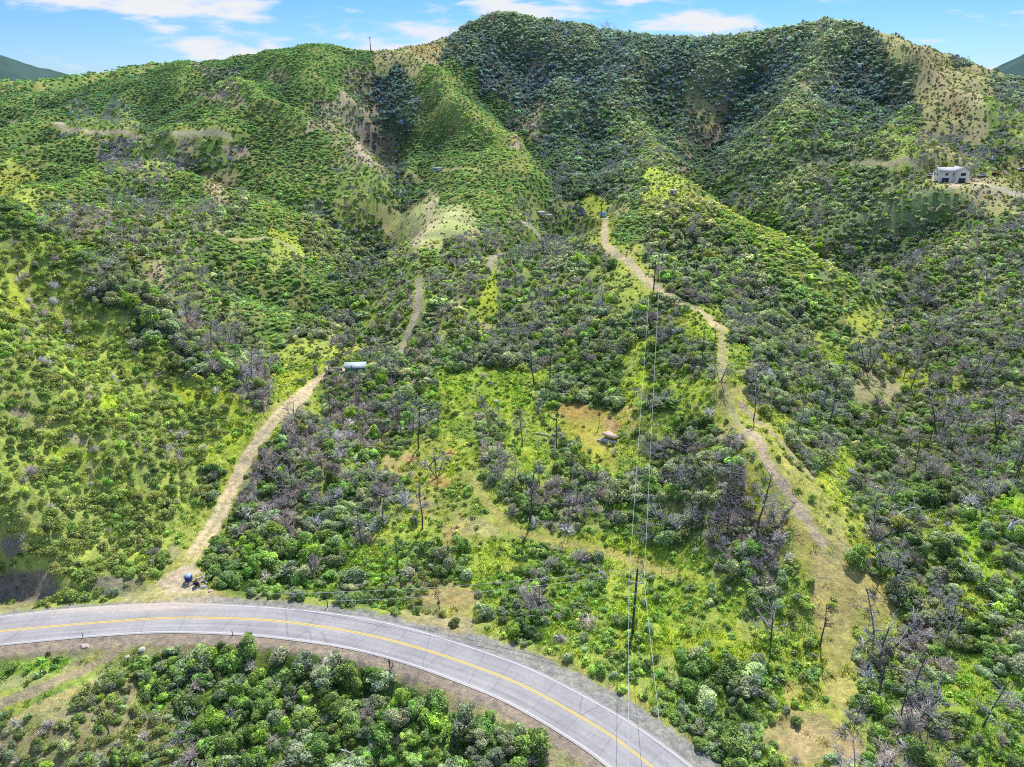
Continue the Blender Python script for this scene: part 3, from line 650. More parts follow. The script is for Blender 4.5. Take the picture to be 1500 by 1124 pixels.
def paint_mat(name, col, wear=.35):
    m, nt, out = mat(name); p = N(nt, 'BsdfPrincipled'); p.inputs['Roughness'].default_value = .7
    n1 = noise(nt, 2.2, 6, rough=.8); c = mixc(nt, ramp(nt, n1, .48, .72, 0, wear*2), col, (.40,.39,.38))
    du_ = N(nt, 'Attribute'); du_.attribute_name = 'dust'; c = mixc(nt, ramp(nt, du_.outputs['Fac'], .4, .8), c, (.62,.54,.44)); nt.links.new(c, p.inputs['Base Color']); nt.links.new(p.outputs[0], out.inputs[0]); return m
M_asph = asphalt_mat(); M_white = paint_mat('white_paint', (.60,.60,.60)); M_yel = paint_mat('yellow_paint', (.80,.56,.08))
upE = [(0,904),(140,890),(300,886),(400,891.7),(500,901),(583,916.7),(667,941.7),(750,970),(813,998),(850,1016.7),(900,1046.7),(950,1078),(1000,1113)]
loE = [(0,944),(123,931.7),(200,926.7),(300,926),(400,933),(500,946),(567,961.7),(633,983),(700,1008),(767,1040),(833,1078),(890,1121)]
def offs(E):
    q = onplane([p[0] for p in E], [p[1] for p in E]); d, al = dist_poly(q[:, 0], q[:, 1], road, True); return d, al
du, au = offs(upE); dl, al_ = offs(loE); alr = np.r_[0, np.cumsum(np.linalg.norm(np.diff(road, axis=0), axis=1))]
print('edge offsets up', np.round(du, 2), 'low', np.round(dl, 2))
if du.mean() < 0: raise RuntimeError('orientation')
def sm(x): 
    for _ in range(40): x = np.r_[x[0], (x[:-2]+2*x[1:-1]+x[2:])/4, x[-1]]
    return x
uo = sm(np.interp(alr, au, du)); lo_ = sm(np.interp(alr, al_, dl))
tag(strip('road', road, lo_-.45, uo+.45, .004, M_asph, uv=True), 'two lane grey asphalt road curving across the foreground', kind='structure')
tag(strip('road_edge_line', road, uo-.08, uo+.12, .012, M_white), kind='structure')
tag(strip('road_edge_line', road, lo_-.12, lo_+.08, .012, M_white), kind='structure')
tag(strip('road_centre_line', road, .06, .24, .012, M_yel), kind='structure')
tag(strip('road_centre_line', road, -.24, -.06, .012, M_yel), kind='structure')

# ------------------------------------------------------------------ vegetation
PR = bpy.data.collections.new('plant_kinds')
def proto_coll(name, meshes):
    c = bpy.data.collections.new(name)
    for i, me in enumerate(meshes):
        o = bpy.data.objects.new('%s_%02d' % (name, i), me); c.objects.link(o)
    return c
PM = {}
PM['green'] = [crown_mesh('green_crown', 1700, .075, 11+i, 11+i, .78, .12) for i in range(5)]
PM['chap'] = [crown_mesh('chaparral_crown', 1500, .078, 31+i, 9+2*i, .85, .2) for i in range(5)]
PM['sage'] = [crown_mesh('sage_crown', 640, .115, 51+i, 8+i, .75, .35, .5) for i in range(4)]
PM['bare'] = [twigs_mesh('bare_crown', 46, 71+i, .9+.1*i, .016) for i in range(4)]
PF = {}
PF['green'] = [crown_mesh('green_far', 420, .15, 111+i, 9+i, .8, .15) for i in range(4)]
PF['chap'] = [crown_mesh('chaparral_far', 400, .155, 131+i, 8+i, .9, .2) for i in range(4)]
PF['sage'] = [crown_mesh('sage_far', 200, .2, 151+i, 7, .75, .3, .5) for i in range(3)]
PF['bare'] = [twigs_mesh('bare_far', 30, 171+i, .9, .034, sub=3) for i in range(3)]
TK = ('green', 'chap', 'sage', 'bare', 'tree')
SNAG = []
for i, a in enumerate([(1., .03, .45, 7, .30, 2, 0, 1), (1., .06, .35, 11, .34, 3, .2, 1), (1., .1, .25, 13, .45, 3, .3, 1), (1., .05, .3, 7, .36, 3, .2, 3), (1., .02, .6, 6, .22, 2, 0, 1), (1., .12, .2, 9, .5, 3, .5, 2)]):
    tr_, br_ = tree_skel(200+i, *a); SNAG.append((tr_.mesh('snag_trunk', M_char), br_.mesh('snag_branches', M_char if i in (0, 4) else M_ash)))

vis_slope = (ZG-HC)/YG; cm = np.maximum.accumulate(vis_slope, axis=0); vis = (vis_slope >= cm-.006)
def visible(X, Y, Z, hgt=2.0):
    s = X/Y; i = np.clip((s-s_ax[0])/(s_ax[1]-s_ax[0]), 0, len(s_ax)-1).astype(int); j = np.clip(np.searchsorted(t_ax, np.log(Y)), 0, len(t_ax)-1)
    return (Z+hgt-HC)/Y >= cm[j, i]-.0005
BAND = [(58, 230, 1.55), (230, 420, 2.15), (420, 900, 2.7), (900, 1700, 8.0)]
PTS = []
for (y0, y1, cell) in BAND:
    xs = np.arange(-y1*.95-36, y1*.95+36, cell); ys = np.arange(y0, y1, cell); XX, YY = np.meshgrid(xs, ys)
    XX = (XX+rng.uniform(-.48, .48, XX.shape)*cell).ravel(); YY = (YY+rng.uniform(-.48, .48, YY.shape)*cell).ravel()
    k = (np.abs(XX) < YY*.86+(42 if cell < 2 else 6)) & (YY > y0) & (YY < y1); XX = XX[k]; YY = YY[k]; ZZ = height(XX, YY)
    vk = visible(XX, YY, ZZ, 14.0); XX, YY, ZZ = XX[vk], YY[vk], ZZ[vk]
    c, mult, ci, pd, rd = landcover(XX, YY, ZZ)
    cov = np.array([CLS[q][2] for q in KEYS])[ci]; wts = np.array([CLS[q][3] for q in KEYS])[ci]; szr = np.array([CLS[q][4] for q in KEYS])[ci]
    clump = .55+.9*fbm(XX/(cell*2.6), YY/(cell*2.6), 99, 3)
    go = rng.uniform(size=len(XX)) < np.clip(cov*clump, 0, 1)*mult
    u = rng.uniform(size=len(XX)); cw = np.cumsum(wts/wts.sum(1)[:, None], 1)
    kd = np.minimum((u[:, None] > cw).sum(1), 4)
    # clusters of one kind: smooth the kind choice by noise
    nn = fbm(XX/(cell*2.2), YY/(cell*2.2), 123, 2); u2 = np.clip((nn-.28)/.44, 0, .999); kd2 = np.minimum((u2[:, None] > cw).sum(1), 4)
    kd = np.where((rng.uniform(size=len(XX)) < .6) & (kd < 4) & (kd2 < 4), kd2, kd)
    r = szr[:, 0]*rng.uniform(.75, 1, len(XX))+(szr[:, 1]*1.12-szr[:, 0])*rng.uniform(size=len(XX))**2.4
    r = np.maximum(r, cell*.42*rng.uniform(.8, 1.35, len(XX))); r = np.where(cell > 7, r*.95, r)
    r = np.where(kd == 3, r*1.1, r)
    r = np.minimum(r, np.where(np.abs(rd) < 40, np.maximum(.4, np.abs(rd)-np.where(rd > 0, np.where(XX < -8, 5.2, 6.6), 5.4)), 9))
    r = np.minimum(r, np.where(pd < 20, np.maximum(.35, pd*.9+.2), 9))
    k = go & ((r > .42))
    PTS.append(np.stack([XX, YY, ZZ, r, kd, ci, np.full(len(XX), cell)], 1)[k])
PTS = np.concatenate(PTS); print('shrubs', len(PTS))
# keep the built things clear of scrub
CLEAR = [(1392,262,24,16),(883,311,10,9),(518,541,22,12),(793,315,16,7),(278,845,9,12),(300,855,14,12),(1442,258,22,8),(1362,258,8,5),(895,622,16,14),(926,926,4,8)]
ppx, ppy = project(PTS[:, 0], PTS[:, 1], PTS[:, 2]); ok = np.ones(len(PTS), bool)
for (cx, cy, rx, ry) in CLEAR: ok &= ((ppx-cx)/rx)**2+((ppy-cy)/ry)**2 > 1
PTS = PTS[ok]; ppx = ppx[ok]; ppy = ppy[ok]
X_, Y_, Z_, R_, K_, C_, B_ = PTS.T; K_ = K_.astype(int); C_ = C_.astype(int)
# colour of each plant
base = {0: (.31,.46,.11), 1: (.41,.47,.29), 2: (.36,.43,.13), 3: (.68,.62,.55), 4: (.1,.1,.1)}
COLR = np.array([base[k] for k in range(5)])[K_]
isG = np.isin(C_, [KEYS.index(c) for c in 'G']); isF = np.isin(C_, [KEYS.index(c) for c in 'FL']); isR = C_ == KEYS.index('R'); isB = C_ == KEYS.index('B')
COLR = np.where((isG & (K_ == 0))[:, None], (.36,.54,.12), COLR); COLR = np.where((isG & (K_ == 2))[:, None], (.39,.50,.15), COLR); COLR = np.where((isG & (K_ == 1))[:, None], (.29,.43,.17), COLR)
COLR = np.where((isR & (K_ == 1))[:, None], (.42,.47,.33), COLR); COLR = np.where((isB & (K_ < 3))[:, None], (.44,.49,.35), COLR)
fz = sstep(260, 800, Y_)[:, None]; COLR = COLR*(1-fz*np.array([.26, .12, -.35]))+fz*np.array([.015,.03,.055])  # aerial haze painted into far plants: cooler and bluer with distance
tone = rng.normal(size=len(PTS)); COLR = COLR*np.exp(tone*np.where(K_ == 2, .14, .22))[:, None]*(1+rng.normal(size=(len(PTS), 3))*np.where(K_ == 3, .015, .05)[:, None])
lime = (rng.uniform(size=len(PTS)) < .06) & (K_ < 2) & (Y_ < 350); COLR = np.where(lime[:, None], np.array((.42,.60,.09))*np.exp(tone*.1)[:, None], COLR)
pt = fbm(X_/14, Y_/14, 141, 3)[:, None]; COLR = COLR*np.where((K_ < 3)[:, None], (.72+.56*pt), 1.0)
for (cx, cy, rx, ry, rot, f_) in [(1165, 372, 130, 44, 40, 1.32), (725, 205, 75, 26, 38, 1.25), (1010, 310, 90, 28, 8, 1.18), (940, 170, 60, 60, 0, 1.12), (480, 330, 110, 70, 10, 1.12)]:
    dx = ppx-cx; dy = ppy-cy; a = R(rot); dd_ = np.hypot((dx*math.cos(a)+dy*math.sin(a))/rx, (-dx*math.sin(a)+dy*math.cos(a))/ry); k_ = (1-sstep(.6, 1.1, dd_))*(K_ < 3)   # scrub colour warmed and brightened on chosen slopes, as painted sunlight
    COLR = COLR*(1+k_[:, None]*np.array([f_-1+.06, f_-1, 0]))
cvx = convexity(X_, Y_)*sstep(190, 330, Y_); COLR = COLR*np.exp(cvx*.30)[:, None]*np.stack([1+.12*cvx, 1+.03*cvx, 1-.15*cvx], 1); R_ = R_*(1-.22*cvx)  # moister gully scrub darker, crests paler; also paints in relief shading
hill = np.where(C_ == KEYS.index('g'), 1.12, 1.0)[:, None]; COLR = np.clip(COLR*hill, .01, .8)  # left hill plants brightened in colour to look sunlit
ROT = rng.uniform(0, 6.28, len(PTS)); ZS = np.where(K_ == 2, rng.uniform(.75, 1.05, len(PTS)), rng.uniform(.5, 1.1, len(PTS)))*np.where(isG, .72, 1); VAR = rng.integers(0, 60, len(PTS))

LAND = [('utility pole by the road', 926, 930), ('blue bin at the junction', 277, 843), ('teal roadside shed', 520, 542), ('stone slab in the clearing', 893, 625), ('dirt track up the hill', 335, 735),
 ('bend of the dirt track', 425, 600), ('grey rubble heap', 830, 577), ('second utility pole', 957, 410), ('pale blue tank', 883, 312), ('bare knoll', 640, 325), ('white house', 1392, 250), ('grassy clearing', 720, 560),
 ('orange dirt slope', 1228, 870), ('ridge trail', 1150, 700), ('upper ridge trail', 1050, 480), ('forked burnt tree', 1285, 930), ('lower right corner', 1440, 1080), ('bleached stump', 1478, 770), ('mown strip below the road', 60, 985),
 ('left roadside bank', 70, 850), ('road bend', 640, 960), ('bottom edge of the road', 800, 1090), ('lower left corner', 90, 1080), ('thicket under the road', 430, 1040), ('leaning snag on the right slope', 1335, 560),
 ('middle of the green left hill', 180, 620), ('crest of the green left hill', 130, 420), ('burnt brush by the track', 470, 660), ('arched dead tree', 640, 700), ('grey weeping brush', 790, 890), ('tall snag below the clearing', 775, 760),
 ('ravine behind the left hill', 400, 430), ('dry wash', 600, 460), ('right edge of the valley', 1450, 500), ('grassy spur side', 1200, 620), ('row of verge bushes', 1120, 1010), ('grassy bank by the pole', 1030, 900)]
LX = np.array([l[1] for l in LAND]); LY = np.array([l[2] for l in LAND])
ADJ = {0: (['deep green', 'leafy green', 'bright green'], 'shrub'), 1: (['dark grey-green', 'grey-green', 'silvery green'], 'chaparral shrub'), 2: (['brownish olive', 'olive', 'yellow-green'], 'sage bush'), 3: (['dark grey', 'lilac-grey', 'pale grey'], 'leafless burnt brush'), 4: (['thin', 'charred', 'many-branched'], 'dead tree')}
from collections import defaultdict
LABELS = defaultdict(list)
def auto_label(o, px, py, kind, tn, r, cat):
    k = int(np.argmin((LX-px)**2+(LY-py)**2)); dx = px-LX[k]; dy = py-LY[k]
    if math.hypot(dx, dy) < 16: rel = 'right beside the'
    elif abs(dx) > abs(dy): rel = 'right of the' if dx > 0 else 'left of the'
    else: rel = 'below the' if dy > 0 else 'above the'
    dd = math.hypot(dx, dy); pre = '' if dd < 16 else 'close ' if dd < 50 else '' if dd < 90 else 'well '
    sz = 'small' if r[0] < r[1] else 'large' if r[0] > r[2] else 'mid-sized'
    lab = '%s %s %s %s%s %s' % (sz, ADJ[kind][0][0 if tn < -.5 else 2 if tn > .5 else 1], ADJ[kind][1], pre, rel, LAND[k][0])
    o['category'] = cat; LABELS[lab].append(o)

size_px = R_/np.hypot(Y_, np.hypot(X_, Z_-HC)); inview = (ppx > 4) & (ppx < 1496) & (ppy > 8) & (ppy < 1116)
inview &= visible(X_, Y_, Z_, .8)
NM = {0: ('green_shrub', 'shrub'), 1: ('chaparral_shrub', 'shrub'), 2: ('sage_bush', 'bush'), 3: ('bare_shrub', 'dead shrub'), 4: ('dead_tree', 'dead tree')}
LIM = {0: 300, 1: 300, 2: 300, 3: 300, 4: 300}
STM = [stems_mesh('stems', 5+i) for i in range(2)]
solo = np.zeros(len(PTS), bool)
TH = np.where(K_ == 4, rng.uniform(3.0, 8.5, len(PTS)), 0); AX = rng.uniform(.78, 1.28, len(PTS))
for kd in range(5):
    ii = np.nonzero((K_ == kd) & inview)[0]
    key = size_px[ii] if kd < 4 else TH[ii]/Y_[ii]
    ii = ii[np.argsort(-key)][:LIM[kd]]; solo[ii] = True
    if len(ii) == 0: continue
    q1, q2 = np.quantile(R_[ii] if kd < 4 else TH[ii], [.33, .66])
    for rank, i in enumerate(ii):
        if kd < 4:
            me = PM[TK[kd]][VAR[i] % len(PM[TK[kd]])]
            loc = (X_[i], Y_[i], Z_[i]-.12); scl = (R_[i]*AX[i], R_[i]/AX[i], R_[i]*ZS[i])
            if kd < 2 and rank < 80:
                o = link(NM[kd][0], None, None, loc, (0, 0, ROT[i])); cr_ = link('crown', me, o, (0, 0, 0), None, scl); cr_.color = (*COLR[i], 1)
                link('stems', STM[i % 2], o, (0, 0, 0), None, scl)
            else:
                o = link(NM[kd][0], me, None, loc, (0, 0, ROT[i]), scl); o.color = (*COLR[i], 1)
            auto_label(o, ppx[i], ppy[i], kd, tone[i], (R_[i], q1, q2), NM[kd][1])
        else:
            v = VAR[i] % 6; h = TH[i]
            o = link('dead_tree', None, None, (X_[i], Y_[i], Z_[i]-.1), (0, 0, ROT[i])); link('trunk', SNAG[v][0], o, None, None, (h, h, h)); link('branches', SNAG[v][1], o, None, None, (h, h, h))
            auto_label(o, ppx[i], ppy[i], 4, (v-2.5)/2, (h, q1, q2), 'dead tree')
print('individual', solo.sum())

def stuff(name, label, meshes, P, scl, rot, ind, colr):
    coll = proto_coll(name, meshes); n_ = len(P)
    me = bpy.data.meshes.new(name); me.vertices.add(n_); me.vertices.foreach_set('co', np.asarray(P, np.float32).ravel())
    def A(nm, ty, v, f='value'):
        a = me.attributes.new(nm, ty, 'POINT'); a.data.foreach_set(f, v)
    A('scl', 'FLOAT_VECTOR', np.asarray(scl, np.float32).ravel(), 'vector')
    rv = np.zeros((n_, 3), np.float32); rv[:, 2] = rot; A('rot', 'FLOAT_VECTOR', rv.ravel(), 'vector')
    A('ind', 'INT', np.asarray(ind, np.int32)); A('color', 'FLOAT_COLOR', np.concatenate([colr, np.ones((n_, 1))], 1).astype(np.float32).ravel(), 'color')
    o = link(name, me); g = bpy.data.node_groups.new(name, 'GeometryNodeTree')
    g.interface.new_socket('Geometry', in_out='INPUT', socket_type='NodeSocketGeometry'); g.interface.new_socket('Geometry', in_out='OUTPUT', socket_type='NodeSocketGeometry')
    gi = g.nodes.new('NodeGroupInput'); go_ = g.nodes.new('NodeGroupOutput'); ci_ = g.nodes.new('GeometryNodeCollectionInfo'); ci_.inputs['Collection'].default_value = coll; ci_.inputs['Separate Children'].default_value = True; ci_.inputs['Reset Children'].default_value = True
    ip = g.nodes.new('GeometryNodeInstanceOnPoints'); ip.inputs['Pick Instance'].default_value = True
    def at_(nm, ty):
        a = g.nodes.new('GeometryNodeInputNamedAttribute'); a.data_type = ty; a.inputs['Name'].default_value = nm; return [s for s in a.outputs if s.enabled and s.name == 'Attribute'][0]
    g.links.new(gi.outputs[0], ip.inputs['Points']); g.links.new(ci_.outputs[0], ip.inputs['Instance']); g.links.new(at_('ind', 'INT'), ip.inputs['Instance Index'])
    e2 = g.nodes.new('FunctionNodeEulerToRotation'); g.links.new(at_('rot', 'FLOAT_VECTOR'), e2.inputs[0]); g.links.new(e2.outputs[0], ip.inputs['Rotation'])
    g.links.new(at_('scl', 'FLOAT_VECTOR'), ip.inputs['Scale']); g.links.new(ip.outputs[0], go_.inputs[0])
    m = o.modifiers.new('scatter', 'NODES'); m.node_group = g
    return tag(o, label, 'ground cover' if 'grass' in name else 'scrub', kind='stuff')
rest = ~solo
SL = {0: ('green_scrub', 'fine leafy green scrub blanketing the slopes'), 1: ('chaparral', 'grey-green chaparral covering the mountain sides'), 2: ('sagebrush', 'low olive sagebrush spread over the hillsides'), 3: ('burnt_brush', 'leafless lilac-grey burnt brush scattered through the valley')}
for kd in range(4):
    for near in (True, False):
        k = rest & (K_ == kd) & ((B_ < 1.9) if near else (B_ > 1.9)); M_ = (PM if near else PF)[TK[kd]]
        if not k.any(): continue
        nm, lb = SL[kd]
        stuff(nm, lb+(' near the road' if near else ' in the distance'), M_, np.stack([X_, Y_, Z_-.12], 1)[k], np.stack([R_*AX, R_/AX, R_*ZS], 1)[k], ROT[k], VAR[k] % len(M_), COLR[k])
k = rest & (K_ == 4)
if k.any():
    joined = []
    for a_, b_ in SNAG:
        import bmesh
        bm = bmesh.new(); bm.from_mesh(a_); bm.from_mesh(b_); m_ = bpy.data.meshes.new('snag'); bm.to_mesh(m_); bm.free(); m_.materials.clear(); m_.materials.append(M_ash); joined.append(m_)
    hh = TH[k]*rng.uniform(.8, 1.3, k.sum())
    stuff('burnt_forest', 'thin black burnt trees standing in the far scrub', joined, np.stack([X_, Y_, Z_-.1], 1)[k], np.stack([hh*1.3, hh*1.3, hh], 1), ROT[k], VAR[k] % 6, COLR[k])
# grass and herbs
HM = [crown_mesh('herb_mound', 110, .24, 320+i, 6, .6, .3, .8) for i in range(4)]
HB = [herb_mesh('herb', 26, 300+i, .42, .05) for i in range(4)]
xs = np.arange(-190, 190, .72); ys = np.arange(62, 215, .72); XX, YY = np.meshgrid(xs, ys); XX = (XX+rng.uniform(-.36, .36, XX.shape)).ravel(); YY = (YY+rng.uniform(-.36, .36, YY.shape)).ravel()
k = np.abs(XX) < YY*.8+22; XX = XX[k]; YY = YY[k]; ZZ = height(XX, YY); vk = visible(XX, YY, ZZ, .5); XX, YY, ZZ = XX[vk], YY[vk], ZZ[vk]
c, mult, ci, pd, rd = landcover(XX, YY, ZZ); hd = np.array([CLS[q][5] for q in KEYS])[ci]
green = sstep(-.02, .10, c[:, 1]-c[:, 0]*.93)      # only where something grows
pr = hd*.42*(.3+1.4*fbm(XX/4, YY/4, 177, 3))*(.12+.88*green)*sstep(.2, .8, pd)*((rd > 7.9) | (rd < -6.3))
k = rng.uniform(size=len(XX)) < pr
XX, YY, ZZ, c = XX[k], YY[k], ZZ[k], c[k]; n_ = len(XX); print('herbs', n_)
hs_ = rng.uniform(.55, 1.25, n_)*(.7+.6*fbm(XX/6, YY/6, 178, 2)); hc = np.clip(c*np.exp(rng.normal(size=n_)*.22)[:, None]*np.array([.92, 1.02, .9]), 0, .7)
stuff('meadow_grass', 'uneven yellow-green grass and low herbs between the shrubs', HB, np.stack([XX, YY, ZZ-.03], 1), np.stack([hs_, hs_, hs_], 1), rng.uniform(0, 6.28, n_), rng.integers(0, 4, n_), hc)

sel = rng.uniform(size=n_) < .34; q = sel.sum(); gq = rng.uniform(.28, .75, q)*(.6+.8*fbm(XX[sel]/5, YY[sel]/5, 188, 2))
gcol_ = np.clip(c[sel]*np.exp(rng.normal(size=q)*.28)[:, None]*np.array([.80, 1.0, .85]), 0, .7)
stuff('low_grass_mounds', 'low rounded green herb mounds dotting the grass', HM, np.stack([XX, YY, ZZ-.03], 1)[sel], np.stack([gq, gq, gq*.9], 1), rng.uniform(0, 6.28, q), rng.integers(0, 4, q), gcol_)

# small tufts and seedlings on the open slopes farther off
TP = []
for (y0, y1, cell, r0, r1) in ((205, 420, 1.5, .35, .8), (420, 850, 2.3, .5, 1.1)):
    xs = np.arange(-y1*.8, y1*.8, cell); ys = np.arange(y0, y1, cell); XX, YY = np.meshgrid(xs, ys)
    XX = (XX+rng.uniform(-.48, .48, XX.shape)*cell).ravel(); YY = (YY+rng.uniform(-.48, .48, YY.shape)*cell).ravel(); k = np.abs(XX) < YY*.78; XX = XX[k]; YY = YY[k]; ZZ = height(XX, YY)
    vk = visible(XX, YY, ZZ, 1.); XX, YY, ZZ = XX[vk], YY[vk], ZZ[vk]; c, mult, ci, pd, rd = landcover(XX, YY, ZZ)
    kn = 1-.85*np.exp(-((project(XX, YY, ZZ)[0]-632)/70)**4-((project(XX, YY, ZZ)[1]-326)/45)**4)
    opn = kn*np.clip(np.isin(ci, [KEYS.index(q) for q in 'gytToLs'])*.8+(1-mult), 0, 1)*(pd > .3)
    k = rng.uniform(size=len(XX)) < opn*.62*np.clip(.2+1.3*fbm(XX/(cell*3), YY/(cell*3), 211, 3), 0, 1)
    TP.append(np.concatenate([np.stack([XX, YY, ZZ-.05, rng.uniform(r0, r1, len(XX))], 1), np.clip(c*.62+np.array([0, .03, .0]), 0, 1)], 1)[k])
TP = np.concatenate(TP); q = len(TP); print('tufts', q); dk = np.exp(rng.normal(size=q)*.35)[:, None]
stuff('hillside_grass_tufts', 'small dull green tufts dotting the bare and grassy slopes far off', HM, TP[:, :3], np.stack([TP[:, 3], TP[:, 3], TP[:, 3]*.85], 1), rng.uniform(0, 6.28, q), rng.integers(0, 4, q), np.clip(TP[:, 4:]*dk, 0, .7))

# ------------------------------------------------------------------ built things
M_wood = simple('weathered_wood', (.10,.08,.07), .9, .3, 2.); M_steel = simple('galvanised', (.55,.56,.58), .5, .1, 4., .3); M_wire = simple('aluminium_wire', (.62,.62,.64), .5, .05)
M_stucco = simple('cream_stucco', (.92,.86,.74), .9, .08, .8); M_shing = simple('grey_shingles', (.50,.50,.52), .9, .2, 6.); M_dark = simple('dark_glass', (.06,.065,.075), .2, .2); M_trim = simple('white_trim', (.8,.8,.8), .6, .04)
M_teal = simple('teal_siding', (.16,.36,.36), .7, .15); M_wroof = simple('pale_metal_roof', (.50,.58,.58), .5, .12); M_block = simple('ruin_block', (.50,.45,.41), .95, .25, 2.); M_soot = simple('soot', (.05,.045,.04), .95, .3)
M_blue = simple('blue_plastic', (.03,.10,.42), .45, .12); M_lid = simple('faded_lid', (.42,.50,.68), .5, .1); M_black = simple('black_rubber', (.03,.03,.03), .8, .2); M_tank = simple('pale_blue_tank', (.36,.56,.72), .5, .08)
M_rock = simple('pale_rock', (.62,.58,.52), .9, .25, 1.5); M_rub = simple('concrete_rubble', (.48,.46,.47), .9, .25, 2.); M_slab = simple('red_brown_slab', (.66,.47,.38), .9, .2, 1.2); M_bleach = simple('bleached_wood', (.60,.57,.56), .9, .2, 3.)
M_tanr = simple('tan_rock', (.68,.52,.40), .9, .2, 2.); M_board = simple('old_boards', (.42,.33,.26), .9, .3, 3.); M_carw = simple('white_car_paint', (.75,.76,.78), .3, .04); M_red = simple('red_machine_paint', (.45,.06,.04), .5, .15); M_ply = simple('pale_sheet', (.55,.55,.55), .6, .1)
M_insul = simple('insulator', (.60,.62,.66), .4, .1)

def root(name, p, rz=0.): return link(name, None, None, p, (0, 0, rz))
def thing(name, p, label, cat, rz=0., group=None): return tag(root(name, p, rz), label, cat, group)
def Z1(p): return np.array([p[0], p[1], H1(p[0], p[1])])

# utility poles: base pixel, height, crossarm drop below the top, arm length, arm rotation
def pole(px, py, h, label, arm, rz, jumper=False, gr='utility poles carrying the power line up the hill'):
    p = unproj(px, py, 1500) if py else None
    o = thing('utility_pole', p, label, 'utility pole', rz, gr)
    m = MB(); m.tube([(0, 0, -.6), (0, 0, h*.5), (.02, 0, h)], [.24, .20, .15], 10); m.obj('pole', M_wood, o, smooth=False)
    m = MB(); m.box((0, -.2, h-arm[0]), (arm[1], .12, .14)); a_ = m.obj('crossarm', M_steel, o)
    for sx_ in (-1, 1):
        m = MB(); m.tube([(sx_*(arm[1]/2-.12), -.2, h-arm[0]+.05), (sx_*(arm[1]/2-.12), -.2, h-arm[0]+.35)], [.09, .05], 8); m.obj('insulator', M_insul, a_)
        m = MB(); m.tube([(sx_*arm[1]*.28, -.2, h-arm[0]-.05), (0, -.17, h-arm[0]-.9)], [.035, .035], 5); m.obj('brace', M_steel, o)
    if jumper:
        m = MB(); m.box((-.25, .1, h-.95), (1.9, .1, .12)); m.obj('upper_crossarm', M_steel, o)
        m = MB(); m.tube([(-.6, 0, h-.3), (-.1, 0, h+.15), (.45, -.1, h-.2), (.6, -.2, h-1.2), (.7, -.2, h-arm[0]+.3)], [.035]*5, 5); m.obj('jumper_cable', M_wire, o)
        for zz, rr in ((h*.62, .25), (h*.44, .26)):
            m = MB(); m.tube([(0, 0, zz), (0, 0, zz+.35)], [rr, rr], 10); m.obj('metal_band', M_steel, o)
    return o, p
pA = unproj(926, 930)
def pole_h(p, py):
    # height so that the top reaches the given row
    lo, hi = 2., 40.
    for _ in range(40):
        mid = (lo+hi)/2; r_ = project(p[0], p[1], p[2]+mid)[1]
        if r_ > py: lo = mid
        else: hi = mid
    return lo
hA = pole_h(pA, 833); pB = unproj(957, 431, 1500); hB = pole_h(pB, 378); pC = unproj(880, 330, 1500); hC = pole_h(pC, 285); pD = unproj(911, 288, 1500); hD = pole_h(pD, 268)
print('pole heights', hA, hB, hC, hD, 'dist', pA, pB, pC, pD)
dirAB = math.atan2(pB[1]-pA[1], pB[0]-pA[0])-math.pi/2
oA, _ = pole(926, 930, hA, 'tall dark wooden utility pole standing on the bank above the road bend', (2.6, 2.7), dirAB, True)
oB, _ = pole(957, 431, hB, 'dark utility pole with one crossarm beside the upper ridge trail', (.5, 3.0), dirAB, False)
oC, _ = pole(880, 330, hC, 'thin utility pole standing in front of the pale blue tank', (.3, 2.2), .35, False)
oD, _ = pole(911, 288, hD, 'farthest short utility pole in the scrub above the blue tank', (.4, 2.0), .5, False)
def armpt(p, h, drop, L, rz, s_): return np.array([p[0]+math.cos(rz)*s_*(L/2-.12), p[1]+math.sin(rz)*s_*(L/2-.12), p[2]+h-drop+.36])
def wire(a, b, sag, label, gr=None, r=.03):
    t = np.linspace(0, 1, 30); P = a*(1-t[:, None])+b*t[:, None]; P[:, 2] -= sag*4*t*(1-t); m = MB(); m.tube(P, r, 4, False)
    return tag(m.obj('power_line', M_wire), label, 'power line', gr or 'power line conductors strung over the slope')
for s_, nm in ((-1, 'left'), (1, 'right')):
    a = armpt(pA, hA, 2.6, 2.7, dirAB, s_); b = armpt(pB, hB, .5, 3.0, dirAB, s_); c = armpt(pC, hC, .3, 2.2, .35, s_); d_ = armpt(pD, hD, .4, 2., .5, s_)
    wire(a, b, 2.0, '%s of the two pale wires running from the roadside pole up to the ridge pole' % nm)
    wire(b, c, 1.5, '%s of the two pale wires from the ridge pole to the pole by the tank' % nm)
    wire(c, d_, .4, '%s of the two short wires between the two farthest poles' % nm)
    e = np.array([-4.5 if s_ < 0 else 6.5, -60., a[2]+3])
    wire(a, e, 3.0, '%s of the two pale wires crossing over the road toward the viewer' % nm)
top = np.array([pA[0]-.5, pA[1], pA[2]+hA-.1]); g1 = unproj(392, 880); g2 = unproj(480, 889)
wire(top, g1+np.array([0, 0, 1.5]), 1.0, 'upper of the two thin wires slanting left from the pole top to the roadside', 'thin side wires slanting left to the verge', .035)
wire(np.array([pA[0]-1.1, pA[1], pA[2]+hA-.95]), g2+np.array([0, 0, 1.2]), 1.0, 'lower of the two thin wires slanting left from the pole to the roadside', 'thin side wires slanting left to the verge', .035)
for g_, nm in ((g1, 'left'), (g2, 'right')):
    o = thing('anchor_post', Z1(g_), 'short dark post on the road verge ending the %s slanting wire' % nm, 'post')
    m = MB(); m.tube([(0, 0, -.3), (0, 0, 1.55)], [.09, .07], 7); m.obj('post', M_wood, o); m = MB(); m.box((0, 0, 1.5), (.3, .1, .08)); m.obj('bracket', M_steel, o)
pk = unproj(543, 76, 3000)
